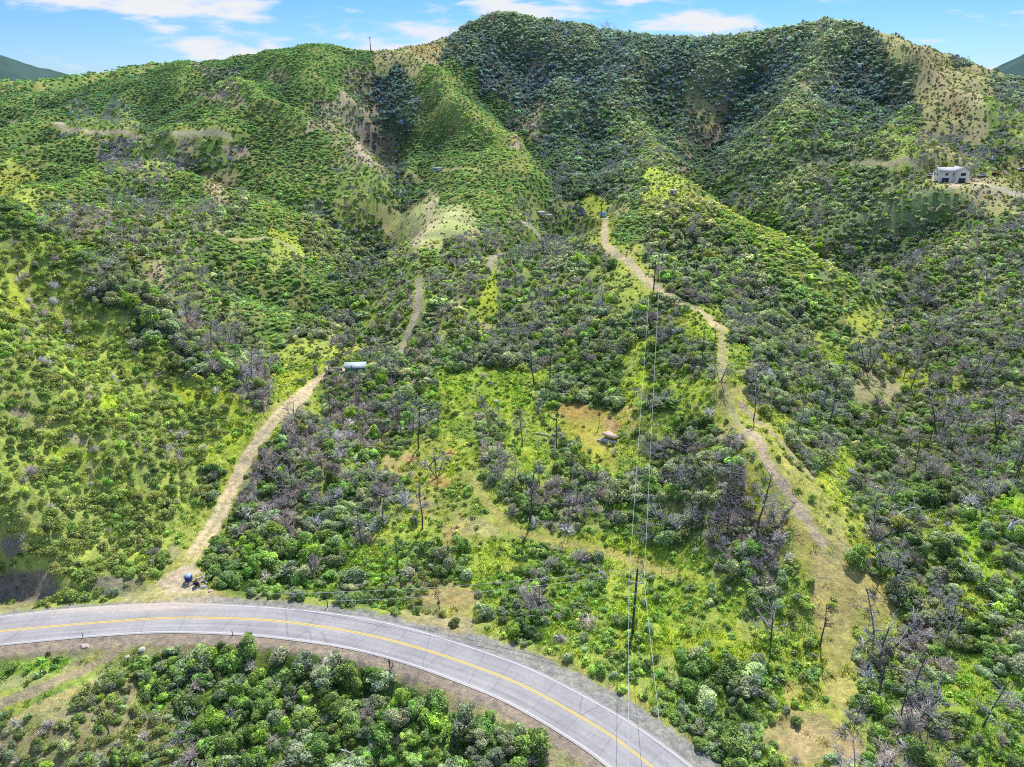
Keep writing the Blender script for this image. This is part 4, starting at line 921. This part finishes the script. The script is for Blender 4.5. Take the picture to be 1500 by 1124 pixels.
if pk is not None:
    o = thing('radio_mast', pk, 'thin dark mast standing on the bare saddle of the skyline', 'mast'); m = MB(); m.tube([(0, 0, -.5), (0, 0, 13)], [.45, .3], 6); m.obj('mast', M_wood, o); m = MB(); m.box((0, 0, 12.4), (1.8, .3, .3)); m.obj('crossbar', M_wood, o)

# house
o = thing('house', np.array([hp[0], hp[1], hp[2]-.1]), 'white two storey house with grey gabled roof and two dark garage doors on the hill', 'house', R(-4))
def gable_box(x0, x1, y0, y1, h, rise, ridge='y'):
    V = [(x0,y0,0),(x1,y0,0),(x1,y1,0),(x0,y1,0),(x0,y0,h),(x1,y0,h),(x1,y1,h),(x0,y1,h)]; m = MB()
    if ridge == 'y': xm = (x0+x1)/2; V += [(xm,y0,h+rise),(xm,y1,h+rise)]; T_ = [(4,5,8),(6,7,9)]
    else: ym = (y0+y1)/2; V += [(x0,ym,h+rise),(x1,ym,h+rise)]; T_ = [(7,4,8),(5,6,9)]
    V = np.array(V, float); m.add(V, [(0,1,5,4),(1,2,6,5),(2,3,7,6),(3,0,4,7)]); m.T.append(np.array(T_)+m.n-len(V)); return m
def roofm(x0, x1, y0, y1, h, rise, ridge='y', ov=.5, th=.22):
    m = MB()
    if ridge == 'y':
        xm = (x0+x1)/2; s_ = rise/((x1-x0)/2)
        for xe, sg_ in ((x0-ov, 1), (x1+ov, -1)):
            a = np.array([(xe,y0-ov,h-ov*s_+.05),(xm,y0-ov,h+rise+.05),(xm,y1+ov,h+rise+.05),(xe,y1+ov,h-ov*s_+.05)]); b = a+np.array([0,0,th]); m.add(np.vstack([a,b]), [(0,1,2,3),(4,7,6,5),(0,4,5,1),(1,5,6,2),(2,6,7,3),(3,7,4,0)])
    else:
        ym = (y0+y1)/2; s_ = rise/((y1-y0)/2)
        for ye in (y0-ov, y1+ov):
            a = np.array([(x0-ov,ye,h-ov*s_+.05),(x1+ov,ye,h-ov*s_+.05),(x1+ov,ym,h+rise+.05),(x0-ov,ym,h+rise+.05)]); b = a+np.array([0,0,th]); m.add(np.vstack([a,b]), [(0,3,2,1),(4,5,6,7),(0,1,5,4),(1,2,6,5),(2,3,7,6),(3,0,4,7)])
    return m
gable_box(-8, .2, -2.5, 5.5, 5.9, 1.9, 'x').obj('wall', M_stucco, o); rf = roofm(-8, .4, -2.5, 5.5, 5.9, 1.9, 'x').obj('roof', M_shing, o)
gable_box(.2, 7.2, -3.6, 5.5, 6.1, 2.0, 'y').obj('wall', M_stucco, o); roofm(.2, 7.2, -3.6, 5.5, 6.1, 2.0, 'y').obj('roof', M_shing, o)
def win(x, y, z, w_, h_, side='f'):
    m = MB(); d_ = (w_+.3, .12, h_+.3) if side == 'f' else (.12, w_+.3, h_+.3); m.box((x, y, z), d_); f = m.obj('window', M_trim, o)
    m = MB(); d_ = (w_, .06, h_) if side == 'f' else (.06, w_, h_); m.box((x, y-.07, z) if side == 'f' else (x-.07, y, z), d_); m.obj('pane', M_dark, f)
win(-4.4, -2.53, 4.5, 1.5, 1.2); win(3.9, -3.63, 4.6, 2.6, 1.5); win(-8.03, 0, 4.2, .8, 1.4, 's'); win(-8.03, 3.2, 4.2, .8, 1.4, 's'); win(-.9, -2.53, 4.5, .7, 1.0)
for gx, gy in ((-4.6, -2.54), (3.8, -3.64)):
    m = MB(); m.box((gx, gy, 1.35), (3.7, .1, 2.5)); gd = m.obj('garage_door', M_dark, o); m = MB(); m.box((gx, gy-.02, 2.75), (4.1, .14, .25)); m.obj('lintel', M_trim, gd)

HSC = .86; o.scale = (HSC,)*3; print('house dist', hp, HSC)
# vehicles
def car(px, py, label, rz, paint, pick=False):
    p = unproj(px, py, 900); o = thing('parked_pickup' if pick else 'parked_car', p+np.array([0, 0, .02]), label, 'pickup truck' if pick else 'car', rz); o.scale = (max(HSC, .75),)*3
    m = MB(); prof = [(-2.4,.45),(2.35,.45),(2.45,.8),(2.3,1.0),(1.1,1.1),(-2.4,1.1)]
    def extr(prof, w_, m):
        n_ = len(prof); V = [(x, -w_/2, z) for x, z in prof]+[(x, w_/2, z) for x, z in prof]; b = m.n; m.V.append(np.array(V, float)); m.n += 2*n_
        m.Q.append(np.array([(b+i, b+(i+1) % n_, b+n_+(i+1) % n_, b+n_+i) for i in range(n_)])); m.P.append([b+i for i in range(n_)][::-1]); m.P.append([b+n_+i for i in range(n_)])
    extr(prof, 1.85, m); m.obj('body', paint, o)
    m = MB(); extr([(-2.0,1.1),(1.2,1.1),(.5,1.68),(-1.5,1.7)] if not pick else [(-.5,1.1),(1.3,1.1),(.7,1.7),(-.4,1.72)], 1.6, m); m.obj('window', M_dark, o)
    m = MB(); m.box((-.5 if not pick else .15, 0, 1.74), (1.9 if not pick else 1.0, 1.5, .08)); m.obj('roof', paint, o)
    for x in (-1.5, 1.5):
        for y in (-.85, .85):
            m = MB(); m.tube([(x, y-.1, .36), (x, y+.1, .36)], [.36, .36], 12); w2 = m.obj('wheel', M_black, o); m = MB(); m.tube([(x, y-.115, .36), (x, y+.115, .36)], [.18, .18], 8); m.obj('rim', M_steel, w2)
car(1438, 259, 'white pickup parked on the drive between the house and red machine', R(8), M_carw, True)
car(1497, 250, 'white car parked on grass at the right edge of the photo', R(170), M_carw)
car(1364, 259, 'white car parked just left of the white house', R(12), M_carw)
p = unproj(1457, 257, 900); o = thing('tractor', p, 'small red tractor with dark wheels on the drive right of the pickup', 'tractor', R(10)); o.scale = (max(HSC, .75),)*3
m = MB(); m.box((.9, 0, 1.15), (1.9, .8, .8)); m.box((-.5, 0, 1.0), (1.1, 1.0, .5)); m.obj('body', M_red, o); m = MB(); m.box((-.4, 0, 2.35), (1.5, 1.4, .12)); [m.tube([(x, y, 1.2), (x, y, 2.3)], .05, 4) for x in (-1., .2) for y in (-.6, .6)]; m.obj('canopy', M_red, o)
for x, r_ in ((-.6, .8), (1.4, .5)):
    for y in (-.8, .8): m = MB(); m.tube([(x, y-.18, r_), (x, y+.18, r_)], [r_, r_], 14); m.obj('wheel', M_black, o)
m = MB(); m.box((2.5, 0, .5), (.5, 1.7, .6)); m.tube([(1.6, .5, 1.0), (2.3, .5, .7)], .08, 4); m.tube([(1.6, -.5, 1.0), (2.3, -.5, .7)], .08, 4); m.obj('bucket', M_red, o)
p = unproj(1474, 256, 900); o = thing('building_sheet_pile', p, 'pale stack of building sheets lying right of the red tractor', 'sheet pile', R(15))
for i in range(4): m = MB(); m.box((rng.normal()*.1, rng.normal()*.1, .1+i*.16), (2.6, 1.4, .12), rng.normal()*.06); m.obj('sheet', M_ply, o)

# roadside shed, ruin and chimney
o = thing('shed', unproj(521, 546, 900)-np.array([0, 0, .1]), 'small teal shed with pale sloping metal roof at the end of the dirt track', 'shed', R(6))
m = MB(); V = [(-2.9,-1.3,0),(2.9,-1.3,0),(2.9,1.3,0),(-2.9,1.3,0),(-2.9,-1.3,2.2),(2.9,-1.3,2.2),(2.9,1.3,2.7),(-2.9,1.3,2.7)]; m.add(V, [(0,1,5,4),(1,2,6,5),(2,3,7,6),(3,0,4,7)]); m.obj('wall', M_teal, o)
m = MB(); V = np.array([(-3.3,-1.7,2.17),(3.3,-1.7,2.17),(3.3,1.6,2.82),(-3.3,1.6,2.82)]); m.add(np.vstack([V, V+np.array([0,0,.12])]), [(0,3,2,1),(4,5,6,7),(0,1,5,4),(1,2,6,5),(2,3,7,6),(3,0,4,7)]); rf = m.obj('roof', M_wroof, o)
m = MB(); [m.box((x, -.05, 2.62), (.06, 3.2, .05), 0, np.array([[1,0,0],[0,.98,-.19],[0,.19,.98]])) for x in np.arange(-3, 3.1, .75)]; m.obj('seam', M_steel, rf)
m = MB(); m.box((.3, -1.33, 1.5), (.9, .08, .8)); f = m.obj('window', M_trim, o); m = MB(); m.box((.3, -1.38, 1.5), (.7, .04, .6)); m.obj('pane', M_dark, f); m = MB(); m.box((1.7, -1.33, .95), (.9, .08, 1.9)); m.obj('door', M_wroof, o)
o = thing('ruined_wall', unproj(490, 548, 900)-np.array([0, 0, .2]), 'roofless pale block ruin with dark openings left of the teal shed', 'ruin', R(4))
m = MB(); m.box((-2.3, 0, 1.2), (.5, 2.2, 2.6)); m.box((-1.0, -.9, .9), (2.2, .35, 1.9)); m.box((.9, .9, 1.0), (2.8, .35, 2.0)); m.box((2.5, -.9, .6), (1.8, .35, 1.4)); m.obj('wall', M_block, o)
m = MB(); m.box((-1.2, -1.09, .8), (.9, .05, 1.2)); m.box((2.4, -1.09, .6), (.8, .05, .8)); m.obj('opening', M_soot, o)
o = thing('chimney', unproj(463, 549, 900)-np.array([0, 0, .2]), 'lone brown brick chimney standing left of the dirt track end', 'chimney', R(10))
m = MB(); m.box((0, 0, 1.2), (1.3, .9, 2.5)); m.box((0, 0, 2.9), (.8, .7, 1.0)); m.obj('stack', M_board, o); m = MB(); m.box((0, -.46, .6), (.7, .05, .8)); m.obj('firebox', M_soot, o)

# tank, trailers, far bits
o = thing('water_tank', np.array([tp[0], tp[1], tp[2]-.1]), 'pale blue water tank standing at the top of the ridge trail', 'water tank')
m = MB(); m.tube([(0, 0, 0), (0, 0, 2.8)], [2.1, 2.1], 28); m.obj('drum', M_tank, o, smooth=False); m = MB(); m.tube([(0, 0, 2.8), (0, 0, 3.15)], [2.15, .3], 28); lid = m.obj('roof', M_tank, o); m = MB(); m.tube([(.9, 0, 3.05), (.9, 0, 3.3)], [.3, .3], 10); m.obj('hatch', M_trim, lid)
for (px, py, L, lab, g) in [(791, 316, 7, 'white flat roofed trailer in the trees beyond the dirt pullout', 0), (804, 320, 4.5, 'smaller low white trailer right of the flat roofed one', 0), (641, 251, 8, 'long white trailer on the bench road above the bare knoll', 0), (986, 285, 5, 'small grey trailer on the green knoll top right of the tank', 0), (1276, 186, 7, 'tiny dark cabin with reddish roof high in the right slope scrub', 1)]:
    p = unproj(px, py, 1200)
    if p is None: continue
    o = thing('cabin' if g else 'trailer', p-np.array([0, 0, .2]), lab, 'cabin' if g else 'trailer', R(rng.uniform(-12, 12)))
    L *= .8; m = MB(); m.box((0, 0, 1.3), (L, 2.4, 2.2)); m.obj('body', M_ply if not g else M_board, o); m = MB(); m.box((0, 0, 2.5), (L+.3, 2.7, .18)); m.obj('roof', M_ply if not g else M_slab, o)
    m = MB(); m.box((-L*.2, -1.23, 1.5), (1.0, .06, .7)); m.obj('window', M_dark, o)
    m = MB(); m.box((L*.25, -1.23, 1.2), (.8, .06, 1.7)); m.obj('door', M_trim, o)

# junction: bin, debris
pb = unproj(277, 851); o = thing('waste_bin', pb-np.array([0, 0, .03]), 'blue bin with paler sloping lid beside the dirt track junction', 'bin', R(-6))
m = MB(); x, y, h0, h1 = .75, .62, 1.25, 1.5; V = [(-.68,-.55,.15),(.68,-.55,.15),(.68,.55,.15),(-.68,.55,.15),(-x,-y,h0),(x,-y,h0),(x,y,h1),(-x,y,h1)]; m.add(V, [(0,3,2,1),(0,1,5,4),(1,2,6,5),(2,3,7,6),(3,0,4,7)]); m.obj('body', M_blue, o)
m = MB(); V = np.array([(-.82,-.72,1.25),(.82,-.72,1.25),(.82,.68,1.55),(-.82,.68,1.55)]); m.add(np.vstack([V, V+np.array([0,0,.1])]), [(0,3,2,1),(4,5,6,7),(0,1,5,4),(1,2,6,5),(2,3,7,6),(3,0,4,7)]); l = m.obj('lid', M_lid, o); m = MB(); m.box((0, -.76, 1.3), (.8, .06, .06)); m.obj('handle', M_black, l)
m = MB(); m.box((0, -.66, .85), (1.36, .06, .1)); m.obj('rim', M_black, o)
for sx_ in (-.55, .55): m = MB(); m.tube([(sx_-.05, .45, .12), (sx_+.05, .45, .12)], [.12, .12], 10); m.obj('wheel', M_black, o)
for c_ in (o, ): c_.scale = (.78, .78, .9)
def rockmesh(name, s_, seed, mt, flat=.6):
    import bmesh
    g = np.random.default_rng(seed); bm = bmesh.new(); bmesh.ops.create_icosphere(bm, subdivisions=2, radius=1)
    for v in bm.verts:
        c_ = np.array(v.co); k = .72+.5*vnoise(np.array([c_[0]*1.7+seed]), np.array([c_[1]*1.7+c_[2]*2.3]), seed)[0]; v.co = [c_[0]*k*s_, c_[1]*k*s_*.8, c_[2]*k*s_*flat]
    me = bpy.data.meshes.new(name); bm.to_mesh(me); bm.free(); me.materials.append(mt); return me
for i, (px, py, s_, lab, mt) in enumerate([(124, 947, .75, 'tan boulder on the verge below the road, leftmost of the roadside rocks', M_tanr), (208, 952, .65, 'whitish rock on the verge, nearest to the thicket', M_rock), (187, 963, .5, 'small whitish rock lying lower than its neighbours beside the mown strip', M_rock),
     (298, 860, .6, 'grey rock in the debris heap right of the blue bin', M_rub), (308, 866, .5, 'brown rock in the debris heap by the verge', M_slab), (727, 588, 1.0, 'grey boulder left of the clearing below the heap', M_rub), (880, 645, 1.0, 'grey boulder under the stone slab edge', M_rub), (1160, 620, .9, 'pale rock on the grassy spur side', M_rock)]):
    p = unproj(px, py, 900); tag(link('rock', rockmesh('rock', s_, 40+i, mt), None, p, (0, 0, i)), lab, 'rock')
p0 = unproj(298, 848); o = thing('debris_heap', p0, 'heap of old boards, broken sheet and rubble right of the blue bin', 'debris heap')
for i in range(9):
    m = MB(); a = rng.uniform(0, 3.1); q = rng.uniform(-1.6, 1.6, 2); hh_ = H1(p0[0]+q[0], p0[1]+q[1])-p0[2]; t_ = rng.uniform(-.3, .3); m.box((q[0], q[1], hh_+.25+.05*i*.3), (rng.uniform(1.2, 2.4), .22, .06), a, np.array([[math.cos(t_),0,-math.sin(t_)],[0,1,0],[math.sin(t_),0,math.cos(t_)]])); m.obj('board', M_board if i % 3 else M_bleach, o)
for i in range(8):
    q = rng.uniform(-1.5, 1.5, 2); link('chunk', rockmesh('chunk', rng.uniform(.18, .4), 70+i, M_rub if i % 2 else M_slab), o, (q[0], q[1], H1(p0[0]+q[0], p0[1]+q[1])-p0[2]+.1))
p1 = unproj(287, 857); m = MB(); m.tube([(0, 0, 0), (0, 0, .9)], [.45, .42], 14); o = thing('oil_drum', Z1(p1), 'black drum tipped beside the debris heap', 'drum', 0); d_ = m.obj('drum', M_black, o); d_.rotation_euler = (R(65), 0, R(40)); d_.location = (0, 0, .4)
m = MB(); p2 = unproj(301, 851); q_ = [(0,0,0),(.9,.2,.9),(1.2,.5,1.6)]; o = thing('bent_panel', Z1(p2), 'white bent sheet leaning at the right end of the debris heap', 'sheet', R(20)); m.box((.5, 0, .55), (1.6, 1.0, .05), .3, np.array([[.8,0,-.6],[0,1,0],[.6,0,.8]])); m.obj('panel', M_ply, o)
# rubble heap, slab, logs
p0 = unproj(830, 579); o = thing('rubble_heap', p0, 'grey rubble heap at the upper edge of the green clearing', 'rubble heap')
for i in range(26):
    q = rng.normal(size=2)*np.array([2.6, 1.1]); link('chunk', rockmesh('chunk', rng.uniform(.3, .75), 100+i, M_rub if i % 4 else M_bleach), o, (q[0], q[1], H1(p0[0]+q[0], p0[1]+q[1])-p0[2]+.15))
p0 = unproj(800, 597); o = thing('rubble_heap', p0, 'smaller grey rubble patch below left of the main heap', 'rubble heap')
for i in range(10):
    q = rng.normal(size=2)*np.array([1.2, .7]); link('chunk', rockmesh('chunk', rng.uniform(.25, .55), 130+i, M_rub), o, (q[0], q[1], H1(p0[0]+q[0], p0[1]+q[1])-p0[2]+.12))
p0 = unproj(896, 640); o = thing('stone_slab', p0, 'tilted reddish brown slab lying in the orange part of the clearing', 'slab', R(-32))
m = MB(); m.box((0, 0, .5), (3.4, 4.6, .5), 0, np.array([[1,0,.12],[0,.96,.28],[-.12,-.28,.96]])); m.obj('slab', M_slab, o); m = MB(); m.box((.3, -2.5, -.1), (3.4, .6, .9)); m.obj('broken_edge', M_rub, o)
def log(px, py, L, rz, label, mt, r=.16, br=4, arch=0.):
    p = unproj(px, py, 900); g = np.random.default_rng(int(px*7+py)); o = thing('fallen_tree', p, label, 'fallen tree', rz); m = MB()
    t = np.linspace(-.5, .5, 9); xs_ = t*L; co, si = math.cos(rz), math.sin(rz); zz = np.array([H1(p[0]+x*co, p[1]+x*si) for x in xs_])-p[2]+r+arch*(1-(2*t)**2); P = np.stack([xs_, np.cumsum(g.normal(size=9))*.06, zz], 1)
    m.tube(P, np.linspace(r, r*.3, 9), 7); m.obj('trunk', mt, o); m = MB()
    for i in range(br*4):
        k = g.integers(2, 9); a = g.uniform(0, 6.28); d = np.array([math.cos(a)*.8, math.sin(a)*.8, g.uniform(.0, .9)]); l_ = g.uniform(.1, .28)*L; q = P[k]+d*l_*.5
        m.tube([P[k], q, q+unit(d+g.normal(size=3)*.4)*l_*.5], [r*.35, r*.22, r*.08], 4)
        for _ in range(2): m.tube([q, q+unit(d+g.normal(size=3)*.7)*l_*.4], [r*.15, r*.05], 3, False)
    if br: m.obj('branches', mt, o)
log(800, 638, 7, R(-28), 'bleached fallen log lying in the clearing left of the slab', M_bleach, .2, 0)
log(578, 700, 9, R(-6), 'pale fallen trunk with bare limbs left of the arched tree', M_bleach, .16, 4)
log(655, 680, 9, R(5), 'arched dead tree bending over to the right below the tall snag', M_char, .15, 5, 2.6)
log(650, 825, 8, R(55), 'bleached fallen branches in the brush left of the pole wires', M_bleach, .12, 5)
log(1330, 762, 9, R(20), 'arched pale dead limb curving over the right ravine', M_bleach, .17, 3, 2.6)
log(1300, 775, 6, R(60), 'dark leaning dead trunk left of the arched pale limb', M_char, .16, 3, 1.0)
log(1420, 830, 8, R(75), 'pale twisted dead limb beside the round green bush on the right', M_bleach, .14, 4, .8)
log(1470, 888, 6, R(-10), 'pale curved fallen branch near the right edge', M_bleach, .12, 4, .6)
log(520, 1112, 7, R(-25), 'white fallen limb in the thicket at the bottom edge', M_bleach, .13, 5, .4)
log(350, 1085, 6, R(40), 'pale dead branches in the thicket left of the fallen limb', M_bleach, .10, 6, .5)
log(1060, 990, 4, R(0), 'grey fallen branches among the verge bushes', M_bleach, .08, 5, .3)
log(1225, 700, 6, R(100), 'grey fallen tree lying down the grassy spur side', M_bleach, .11, 5, .2)
log(1120, 770, 5, R(160), 'dark fallen snag in the brush left of the ridge trail', M_char, .12, 5, .5)
p0 = unproj(1474, 787); o = thing('tree_stump', p0, 'bleached forked stump standing near the right edge', 'stump')
m = MB(); m.tube([(0, 0, -.3), (.1, 0, 1.6), (.5, .1, 3.2)], [.5, .42, .3], 9); m.obj('trunk', M_bleach, o); m = MB(); m.tube([(.35, .05, 2.4), (1.2, .1, 3.4), (2.0, 0, 3.9)], [.22, .18, .08], 7); m.tube([(.5, .1, 3.1), (.3, .1, 3.8)], [.2, .1], 7); m.obj('limb', M_bleach, o)
for px, py, nm in ((122, 935, 'left'), (341, 931, 'right')):
    p = unproj(px, py); o = thing('marker_post', Z1(p), 'thin %s marker post on the near road verge' % nm, 'marker post'); m = MB(); m.box((0, 0, .6), (.1, .06, 1.3)); m.obj('post', M_wood, o); m = MB(); m.box((0, -.035, 1.15), (.11, .02, .2)); m.obj('reflector', M_trim, o)

# named snags: base pixel, top row, variant, label
SN = [(614,657,583,1,'tall dark snag with drooping top left of the clearing'),(776,768,690,0,'tall thin black snag below the clearing, darkest of its group'),(764,655,600,1,'dark snag with curled top in the centre of the clearing'),(815,656,597,4,'leaning thin snag in the clearing left of the orange soil'),
 (783,565,500,2,'bushy dead tree at the upper clearing edge, left of its twin'),(804,568,505,0,'slim dead tree at the upper clearing edge, right of its twin'),(1103,616,560,1,'small dead tree standing right of the ridge trail'),(1202,948,885,0,'slender black snag left of the bare orange slope'),
 (1284,970,872,3,'large forked burnt tree leaning right above the lower right brush'),(1283,1030,955,0,'thin dark snag just below the large forked burnt tree'),(618,775,705,1,'short dark snag below the arched dead tree'),(1110,785,690,1,'grey snag rising from burnt brush left of the trail'),
 (1128,940,880,2,'grey bushy dead tree above the verge bushes'),(877,625,595,0,'short black leaning trunk beside the stone slab'),(640,700,655,3,'spiky grey dead tree above the arched tree'),(1334,578,530,1,'dark dead tree on the grassy strip of the right slope'),(1375,640,560,3,'tall grey dead tree in the right ravine'),
 (1400,660,600,2,'broad branched burnt tree in the right ravine'),(1270,545,480,3,'many stemmed burnt tree right of the grassy spur'),(1295,470,440,1,'leaning snag at the foot of the green knoll'),(1210,630,560,2,'pale branched dead tree on the spur side'),(1430,560,500,3,'fan shaped burnt tree in the right slope brush'),
 (1312,870,810,2,'dead tree with twiggy crown above the forked burnt tree'),(1380,890,855,3,'small forked dead tree on grass right of the burnt tree'),(790,905,868,5,'grey weeping bare tree on the bank above the road'),(560,770,720,2,'grey bare tree in the brush left of the short snag'),(1460,640,570,3,'burnt tree near the right edge of the ravine'),
 (1055,560,520,3,'bare branched tree leaning over the ridge trail'),(960,600,560,5,'bare shrubby tree by the wires left of the ridge trail'),(370,560,515,2,'large bare grey tree where the green hill meets the ravine'),(430,615,580,3,'twisted burnt tree at the bend of the dirt track'),(530,800,745,1,'dark snag in the thick brush left of centre'),
 (1105,440,400,4,'thin snag on the spur right of the second pole'),(700,510,470,4,'thin snag standing at the green strip foot'),(1340,1060,1000,3,'grey burnt tree in the lower right brush'),(1440,700,640,5,'bushy grey dead tree in the ravine near the right edge'),(1340,690,640,0,'thin black snag left of the ravine trees')]
for i, (px, py, ty, v, lab) in enumerate(SN):
    p = unproj(px, py, 900); h = pole_h(p, ty)*1.05; o = thing('dead_tree', p-np.array([0, 0, .1]), lab, 'dead tree', i*1.7); wd_ = h*(1.0 if h < 9 else .85)
    link('trunk', SNAG[v][0], o, None, None, (h, h, h)); link('branches', SNAG[v][1], o, None, None, (wd_*1.1, wd_*1.1, h))

# labels for the repeated plants: those that share a label carry one group
for lab, L_ in LABELS.items():
    for o in L_:
        o['label'] = lab
        if len(L_) > 1: o['group'] = lab.split(' ', 1)[1].replace(' shrub ', ' shrubs ').replace(' bush ', ' bushes ').replace(' dead tree ', ' dead trees ').replace('leafless burnt brush', 'leafless burnt shrubs')

# ------------------------------------------------------------------ light
SUN_AZ, SUN_EL = R(16), R(53)      # azimuth from the view direction towards the right
w = bpy.data.worlds.new('World'); sc.world = w; w.use_nodes = True; nt = w.node_tree; nt.nodes.clear()
wo = nt.nodes.new('ShaderNodeOutputWorld'); bg = nt.nodes.new('ShaderNodeBackground')
sky = nt.nodes.new('ShaderNodeTexSky'); sky.sky_type = 'NISHITA'; sky.sun_disc = False; sky.sun_elevation = SUN_EL; sky.sun_rotation = SUN_AZ; sky.altitude = 300; sky.air_density = 1.0; sky.dust_density = .3; sky.ozone_density = 2.5
tc = nt.nodes.new('ShaderNodeTexCoord'); sx = nt.nodes.new('ShaderNodeSeparateXYZ'); nt.links.new(tc.outputs['Generated'], sx.inputs[0])
hs = nt.nodes.new('ShaderNodeHueSaturation'); hs.inputs['Saturation'].default_value = 1.15; hs.inputs['Value'].default_value = 1.15
tint = nt.nodes.new('ShaderNodeMix'); tint.data_type = 'RGBA'; tint.blend_type = 'MULTIPLY'; tint.inputs[0].default_value = 1; tint.inputs[7].default_value = (.52, .68, 1.0, 1); nt.links.new(sky.outputs[0], tint.inputs[6]); nt.links.new(tint.outputs[2], hs.inputs['Color'])
mp = nt.nodes.new('ShaderNodeMapping'); mp.inputs['Scale'].default_value = (1.0, 1.0, 4.2); mp.inputs['Location'].default_value = (.35, .1, .22); nt.links.new(tc.outputs['Generated'], mp.inputs['Vector'])
n1 = nt.nodes.new('ShaderNodeTexNoise'); n1.inputs['Scale'].default_value = 6.5; n1.inputs['Detail'].default_value = 8; n1.inputs['Roughness'].default_value = .56; n1.inputs['Distortion'].default_value = .25; nt.links.new(mp.outputs[0], n1.inputs['Vector'])
cr = nt.nodes.new('ShaderNodeMapRange'); cr.interpolation_type = 'SMOOTHSTEP'; cr.inputs[1].default_value = .49; cr.inputs[2].default_value = .62; nt.links.new(n1.outputs['Fac'], cr.inputs[0])
mx = nt.nodes.new('ShaderNodeMix'); mx.data_type = 'RGBA'; mx.inputs[7].default_value = (6.6, 6.8, 7.1, 1)
nt.links.new(cr.outputs[0], mx.inputs[0]); nt.links.new(hs.outputs[0], mx.inputs[6])
nt.links.new(mx.outputs[2], bg.inputs['Color']); bg.inputs['Strength'].default_value = .13; nt.links.new(bg.outputs[0], wo.inputs[0])
sd = bpy.data.lights.new('sun', 'SUN'); sd.energy = 5.0; sd.angle = R(.5); sd.color = (1, .965, .91); so = bpy.data.objects.new('sun', sd); COL.objects.link(so)
dv = np.array([math.sin(SUN_AZ)*math.cos(SUN_EL), math.cos(SUN_AZ)*math.cos(SUN_EL), math.sin(SUN_EL)])
from mathutils import Vector
so.rotation_euler = Vector(dv).to_track_quat('Z', 'Y').to_euler(); so.location = (0, 0, 300)
sc.view_settings.view_transform = 'Standard'; sc.view_settings.look = 'None'; sc.view_settings.exposure = 0; sc.view_settings.gamma = 1
sc.cycles.max_bounces = 4; sc.cycles.diffuse_bounces = 3; sc.cycles.transmission_bounces = 2; sc.cycles.glossy_bounces = 1; sc.cycles.transparent_max_bounces = 2
sc.cycles.use_fast_gi = False
sc.cycles.use_denoising = False; sc.cycles.filter_width = 1.0; sc.cycles.pixel_filter_type = 'BLACKMAN_HARRIS'
